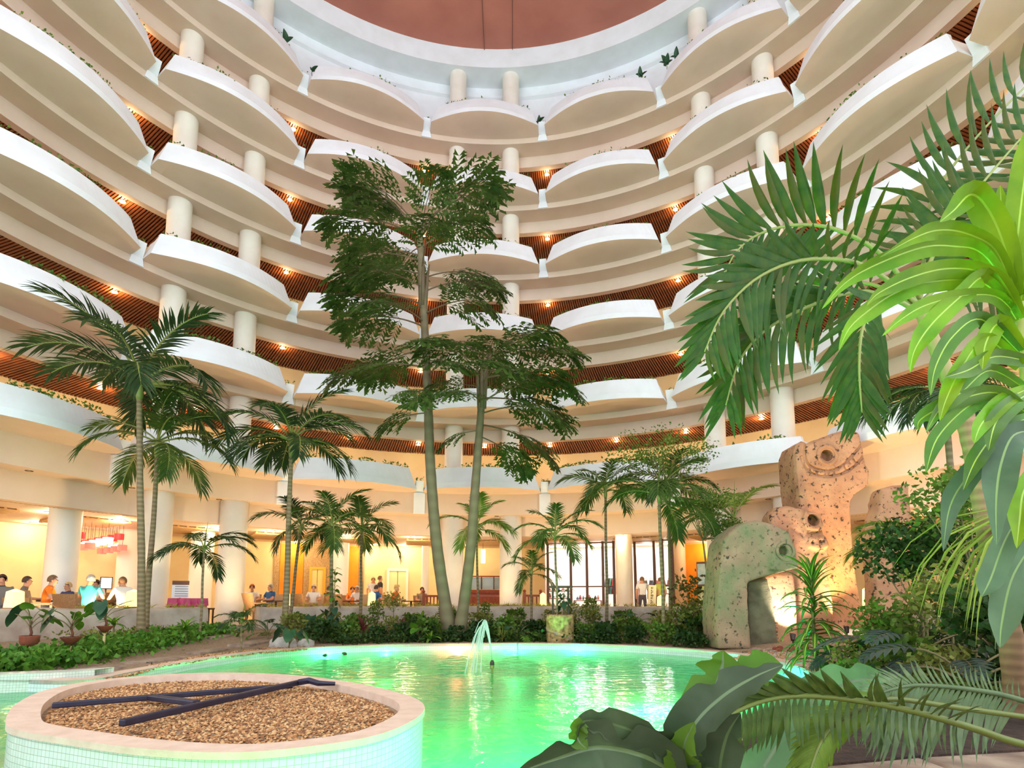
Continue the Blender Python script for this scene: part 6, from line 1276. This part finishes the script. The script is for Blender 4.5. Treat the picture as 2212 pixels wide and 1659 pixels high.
L((2200, 640), (2195, 560), (2205, 450), (2222, 320), (2232, 240), W=.12, y1=2.8); L((2195, 640), (2182, 560), (2166, 470), (2160, 400), W=.10, y1=2.85); L((2205, 650), (2225, 560), (2260, 470), (2300, 420), W=.11)
L((2200, 760), (2120, 690), (2060, 725), (2022, 790), (2010, 855), W=.085, m=DRACD); L((2205, 790), (2130, 735), (2080, 790), (2045, 860), (2030, 910), W=.085); L((2205, 760), (2160, 700), (2130, 740), (2122, 800), W=.10, y1=2.5)
L((2215, 840), (2140, 800), (2080, 845), (2030, 885), (2000, 935), W=.075, m=DRACD); L((2215, 890), (2150, 848), (2060, 868), (1990, 905), (1984, 930), W=.085, m=DRACD)
L((2240, 930), (2190, 940), (2163, 1000), (2152, 1080), (2153, 1180), W=.13, m=GREYL, y1=2.3); L((2235, 930), (2150, 968), (2090, 1030), (2052, 1095), (2037, 1192), W=.10, m=GREYL); L((2220, 840), (2165, 868), (2121, 915), (2104, 958), W=.085); L((2222, 850), (2180, 878), (2150, 915), (2135, 975), W=.095, m=DRACD)
L((2150, 850), (2087, 881), (2025, 946), (2000, 1022), W=.085, m=DRACD); L((2250, 1000), (2212, 1060), (2203, 1120), (2196, 1185), W=.10); L((2250, 1060), (2180, 1150), (2140, 1250), (2120, 1290), W=.11, m=GREYL, y1=2.4); L((2250, 1150), (2190, 1240), (2165, 1340), (2160, 1400), W=.12, m=GREYL, y1=2.4)
L((2220, 780), (2150, 770), (2090, 800), (2040, 815), W=.08, m=DRACD); L((2230, 900), (2160, 930), (2110, 990), (2080, 1060), W=.085, m=DRACD)
# fine hanging leaves (ponytail) at the edge
pt = empty('ponytail_plant', Vector((at(2245, 1540, 4.15).x, 4.15, -.05))); tag(pt, 'ponytail plant with a fountain of thin hanging leaves', 'plant'); r = ruv(17); cr = at(2236, 1130, 4.1) - pt.location
mb = MB(); mb.tube([Vector((0, 0, -.05)), cr * .5, cr], [.07, .05, .03], 10); mb.build('trunk', [TRUNKB], pt, True); mb = MB()
for k in range(110):
    a = r.uniform(0, 2 * PI); d = Vector((math.cos(a) * .8, math.sin(a) * .5 - .2, r.uniform(.1, .9))); leaflet(mb, cr, d, Vector((0, -.6, .8)), r.uniform(.75, 1.2), .022, 3.2 * r.uniform(.7, 1.2), 0, 4)
mb.build('hanging_leaves', [leafmat('thin_lime_leaf', rgb(130, 150, 50), rgb(160, 172, 70))], pt)
# ------------------------------------------------------------------ cycad and torn broad leaves close to the lens
CYA = leafmat('cycad_dark', rgb(54, 74, 18), rgb(84, 100, 34), .3, .4); CYB = leafmat('cycad_blue', rgb(88, 108, 68), rgb(122, 138, 96), .25, .4); CYC = leafmat('cycad_lime', rgb(120, 140, 40), rgb(96, 120, 40), .35, .4); CYR = mat('cycad_rachis', rgb(96, 106, 34), .5)
BA, BB, BC = [blade_mesh(1, .15, CYA, droop=.3)], [blade_mesh(1, .11, CYB, droop=.5), blade_mesh(1, .10, CYB, droop=.2)], [blade_mesh(1, .13, CYC, droop=.7)]
cc = Vector((at(2420, 1640, 2.3).x, 2.3, -.05)); cyc = empty('cycad', cc); tag(cyc, 'cycad with long comb like fronds reaching over the pool edge', 'plant')
mb = MB(); mb.lathe([(.10, -.05), (.13, .05), (.12, .16), (.05, .24)], 14, close=True); mb.build('stem', [TRUNKB], cyc, True)
long_frond(cyc, [(2400, 1640, 2.3), (2212, 1608, 2.15), (2100, 1572, 2.06), (1980, 1538, 1.98), (1860, 1514, 1.92), (1740, 1503, 1.88), (1650, 1514, 1.86), (1570, 1550, 1.85), (1510, 1602, 1.85), (1462, 1655, 1.85)], 46, .235, BA, CYR, s0=.25, seed=11, rr=.014, droop=.75, tilt=-.15, phi0=75, phi1=50, lens=(1.0, .7))
long_frond(cyc, [(2420, 1590, 2.5), (2212, 1514, 2.4), (2104, 1490, 2.35), (1989, 1480, 2.3), (1931, 1488, 2.25), (1880, 1506, 2.2)], 40, .30, BB, CYB, s0=.2, seed=12, rr=.012, droop=.15, tilt=.1, phi0=70, phi1=45, lens=(.42, 1.15))
long_frond(cyc, [(2300, 1560, 2.4), (2080, 1530, 2.2), (1930, 1510, 2.05), (1860, 1530, 1.95), (1801, 1566, 1.9), (1770, 1610, 1.85), (1750, 1665, 1.8)], 34, .17, BC, CYR, s0=.35, seed=13, rr=.01, droop=.4, phi0=70, phi1=50, lens=(.9, .6))
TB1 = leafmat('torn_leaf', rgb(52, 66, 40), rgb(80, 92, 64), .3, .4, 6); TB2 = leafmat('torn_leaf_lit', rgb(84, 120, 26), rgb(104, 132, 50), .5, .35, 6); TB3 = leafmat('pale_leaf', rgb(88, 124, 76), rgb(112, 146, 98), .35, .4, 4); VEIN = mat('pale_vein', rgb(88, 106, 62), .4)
tb = Vector((at(1540, 1700, 1.42).x, 1.42, -.08)); torn = empty('broad_leaf_plant', tb); tag(torn, 'broad leaved plant with torn grey green leaves over the water', 'plant')
mb = MB(); mb.tube([(0, 0, -.05), (0, 0, .12), (.01, 0, .2)], [.04, .035, .02], 9); mb.build('stem', [CYR], torn, True)
def TL(*pts, W=.15, m=TB1, y0=1.46, y1=1.36, fold=.35, wav=.25, seed=1, plant=None):
    n = len(pts); strap_path([(x, y, y0 + (y1 - y0) * i / (n - 1)) for i, (x, y) in enumerate(pts)], W if plant else W * .84, m, VEIN, plant or torn, fold=fold, wav=wav, seed=seed, rag=.55)
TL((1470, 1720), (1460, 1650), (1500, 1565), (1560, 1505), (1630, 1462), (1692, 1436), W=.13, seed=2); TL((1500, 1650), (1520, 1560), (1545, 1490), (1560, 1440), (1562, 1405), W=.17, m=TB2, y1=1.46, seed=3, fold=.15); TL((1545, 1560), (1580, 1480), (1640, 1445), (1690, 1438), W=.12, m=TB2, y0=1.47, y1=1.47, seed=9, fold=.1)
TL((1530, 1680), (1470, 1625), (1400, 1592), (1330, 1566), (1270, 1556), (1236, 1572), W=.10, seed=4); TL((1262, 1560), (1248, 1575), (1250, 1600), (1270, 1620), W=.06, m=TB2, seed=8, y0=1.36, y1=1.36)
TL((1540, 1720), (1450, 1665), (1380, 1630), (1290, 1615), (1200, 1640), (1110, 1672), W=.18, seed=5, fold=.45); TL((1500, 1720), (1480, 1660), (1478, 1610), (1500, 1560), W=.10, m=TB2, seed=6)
pl_b = Vector((at(1640, 1740, 2.5).x, 2.5, -.08)); pale = empty('broad_leaf_plant', pl_b); tag(pale, 'broad plant with pale smooth leaves behind the cycad fronds', 'plant')
mb = MB(); mb.tube([(0, 0, -.05), (0, 0, .1), (.01, 0, .16)], [.035, .03, .02], 9); mb.build('stem', [CYR], pale, True)
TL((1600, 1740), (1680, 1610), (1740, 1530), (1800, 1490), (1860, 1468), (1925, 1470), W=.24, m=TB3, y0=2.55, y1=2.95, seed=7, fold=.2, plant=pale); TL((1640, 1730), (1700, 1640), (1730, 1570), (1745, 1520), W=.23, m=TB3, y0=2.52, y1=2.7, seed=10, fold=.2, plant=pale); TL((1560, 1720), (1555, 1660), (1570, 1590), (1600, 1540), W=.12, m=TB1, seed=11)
# leafy sprigs on the top balcony
SPRIG = [strap_mesh(.38, .2, 70, 50, BIGD), strap_mesh(.36, .18, 50, 30, BIGD)]
for i, (px, py, n) in enumerate(((1164, 268, 4), (1385, 168, 4), (1440, 142, 5), (1462, 128, 3), (618, 92, 3), (674, 156, 2))):
    p = at(px, py, 21.0 if i == 0 else 20.2); d = p - Vector((0, 0, CAMZ)); zt = ZL + 15 + 4.95; k = (zt - CAMZ) / d.z; q = Vector((0, 0, CAMZ)) + d * k
    rosette('potted_sprig', (q.x, q.y, zt - .1), .14, SPRIG, n, ('dark leafy sprig in the notch of the topmost balcony tier', 'low leafy sprig on the topmost planter near a notch', 'tall leafy sprig on the topmost planter rim', 'thin leafy sprig beside the tall one on the topmost tier', 'leafy sprig on the topmost planter opposite the others', 'single leaf sprig in a notch of the topmost tier')[i], 300 + i, stemr=.012)

canopy_tree((1935, 1445), [(1930, 1400)], [(1925, 1350, 170, 130)], 7.9, 'mid green leafy bush behind the low dark philodendron', SHRUBA, 68, 1500, .08, .02, name='leafy_bush')
canopy_tree((2060, 1440), [(2058, 1370)], [(2050, 1290, 200, 170)], 6.9, 'yellowish leafy bush beside the ringed palm trunk', SHRUBB, 69, 1500, .085, .02, name='leafy_bush')
# ------------------------------------------------------------------ growth keeps clear of solid things and of its neighbours
from mathutils.bvhtree import BVHTree
def W_(o): return (W_(o.parent) @ o.matrix_basis) if o.parent else o.matrix_basis.copy()
def root_(o):
    while o.parent: o = o.parent
    return o
GROUND = {'floor_garden', 'soil_bed', 'floor', 'pool_water', 'pool_basin'}
LOOSE = ('foliage', 'ground_cover', 'ivy_bed', 'wall_grass', 'gravel')
def kind_(o): return o.name.split('.')[0]
class Ent:
    def __init__(s, o): s.o = o; s.root = root_(o); s.k = kind_(o); s.make()
    def make(s):
        M = W_(s.o); s.V = [M @ v.co for v in s.o.data.vertices]; s.F = [tuple(f.vertices) for f in s.o.data.polygons]
        s.lo = Vector([min(v[i] for v in s.V) for i in range(3)]); s.hi = Vector([max(v[i] for v in s.V) for i in range(3)]); s.t = None
    def tree(s):
        if s.t is None: s.t = BVHTree.FromPolygons(s.V, s.F)
        return s.t
    def near(s, e): return all(s.lo[i] <= e.hi[i] and e.lo[i] <= s.hi[i] for i in range(3))
ENT = []
for o in list(bpy.data.objects):
    if o.type == 'MESH' and len(o.data.polygons) and root_(o).name.split('.')[0] not in ('balcony_tier', 'balcony_greenery', 'downlight', 'ceiling', 'trim_2', 'wall_top', 'person', 'souvenir_jar', 'hand_bag', 'drum_pendant') and root_(o).name not in GROUND: ENT.append(Ent(o))
def others(e, ok): return [x for x in ENT if x.root is not e.root and ok(x) and e.near(x)]
SOFT = LOOSE + ('frond', 'leaf', 'leaflet', 'spear_leaf', 'hanging_leaves')
# 1. turn fronds and big leaves that run into something solid, or into another plant's big leaf
for e in ENT:
    if e.k not in ('frond', 'leaf') or e.root.name.split('.')[0] in ('big_palm', 'cycad', 'corn_plant', 'potted_sprig') or not e.o.data.users > 1: continue
    ok = (lambda x: x.k not in SOFT) if e.k == 'frond' else (lambda x: x.k not in LOOSE)
    def hits():
        return sum(len(e.tree().overlap(x.tree())) for x in others(e, ok))
    n0 = hits()
    if not n0: continue
    a0 = e.o.rotation_euler.z; best = (n0, 0.0)
    for d in (.2, -.2, .4, -.4, .65, -.65, .95, -.95, 1.3, -1.3):
        e.o.rotation_euler.z = a0 + d; e.make(); n1 = hits()
        if n1 < best[0]: best = (n1, d)
        if not n1: break
    e.o.rotation_euler.z = a0 + best[1]; e.make()
# 2. drop single leaflets, leaves and pebbles that would cut through a neighbour
def islands(me):
    p = list(range(len(me.vertices)))
    def f(i):
        while p[i] != i: p[i] = p[p[i]]; i = p[i]
        return i
    for q in me.polygons:
        vs_ = q.vertices; a = f(vs_[0])
        for v in vs_[1:]: p[f(v)] = a
    return [f(q.vertices[0]) for q in me.polygons]
def trim(e, ok, keep_mat=None):
    bad = set()
    for x in others(e, ok):
        for a, b in e.tree().overlap(x.tree()): bad.add(a)
    if not bad: return 0
    me = e.o.data; isl_ = islands(me); mi = [q.material_index for q in me.polygons]; dead = {isl_[i] for i in bad if mi[i] != keep_mat}
    if not dead: return 0
    if me.users > 1: me = me.copy(); e.o.data = me
    bm = bmesh.new(); bm.from_mesh(me); bm.faces.ensure_lookup_table()
    bmesh.ops.delete(bm, geom=[bm.faces[i] for i in range(len(isl_)) if isl_[i] in dead], context='FACES'); bm.to_mesh(me); bm.free(); e.make(); return len(dead)
def order(*ks): return [e for k in ks for e in ENT if e.k == k]
for e in order('gravel'): trim(e, lambda x: x.root.name != 'planter_island' or x.k == 'rim')
for e in order('wall_grass'): trim(e, lambda x: not x.k.startswith('wall_'))
for e in order('ground_cover', 'ivy_bed'): trim(e, lambda x: True)
for e in order('foliage'): trim(e, lambda x: True, 1)
for e in order('frond'):
    if e.root.name.split('.')[0] in ('feather_palm', 'fishtail_palm'): trim(e, lambda x: True, 1)
for e in order('hanging_leaves'): trim(e, lambda x: True)
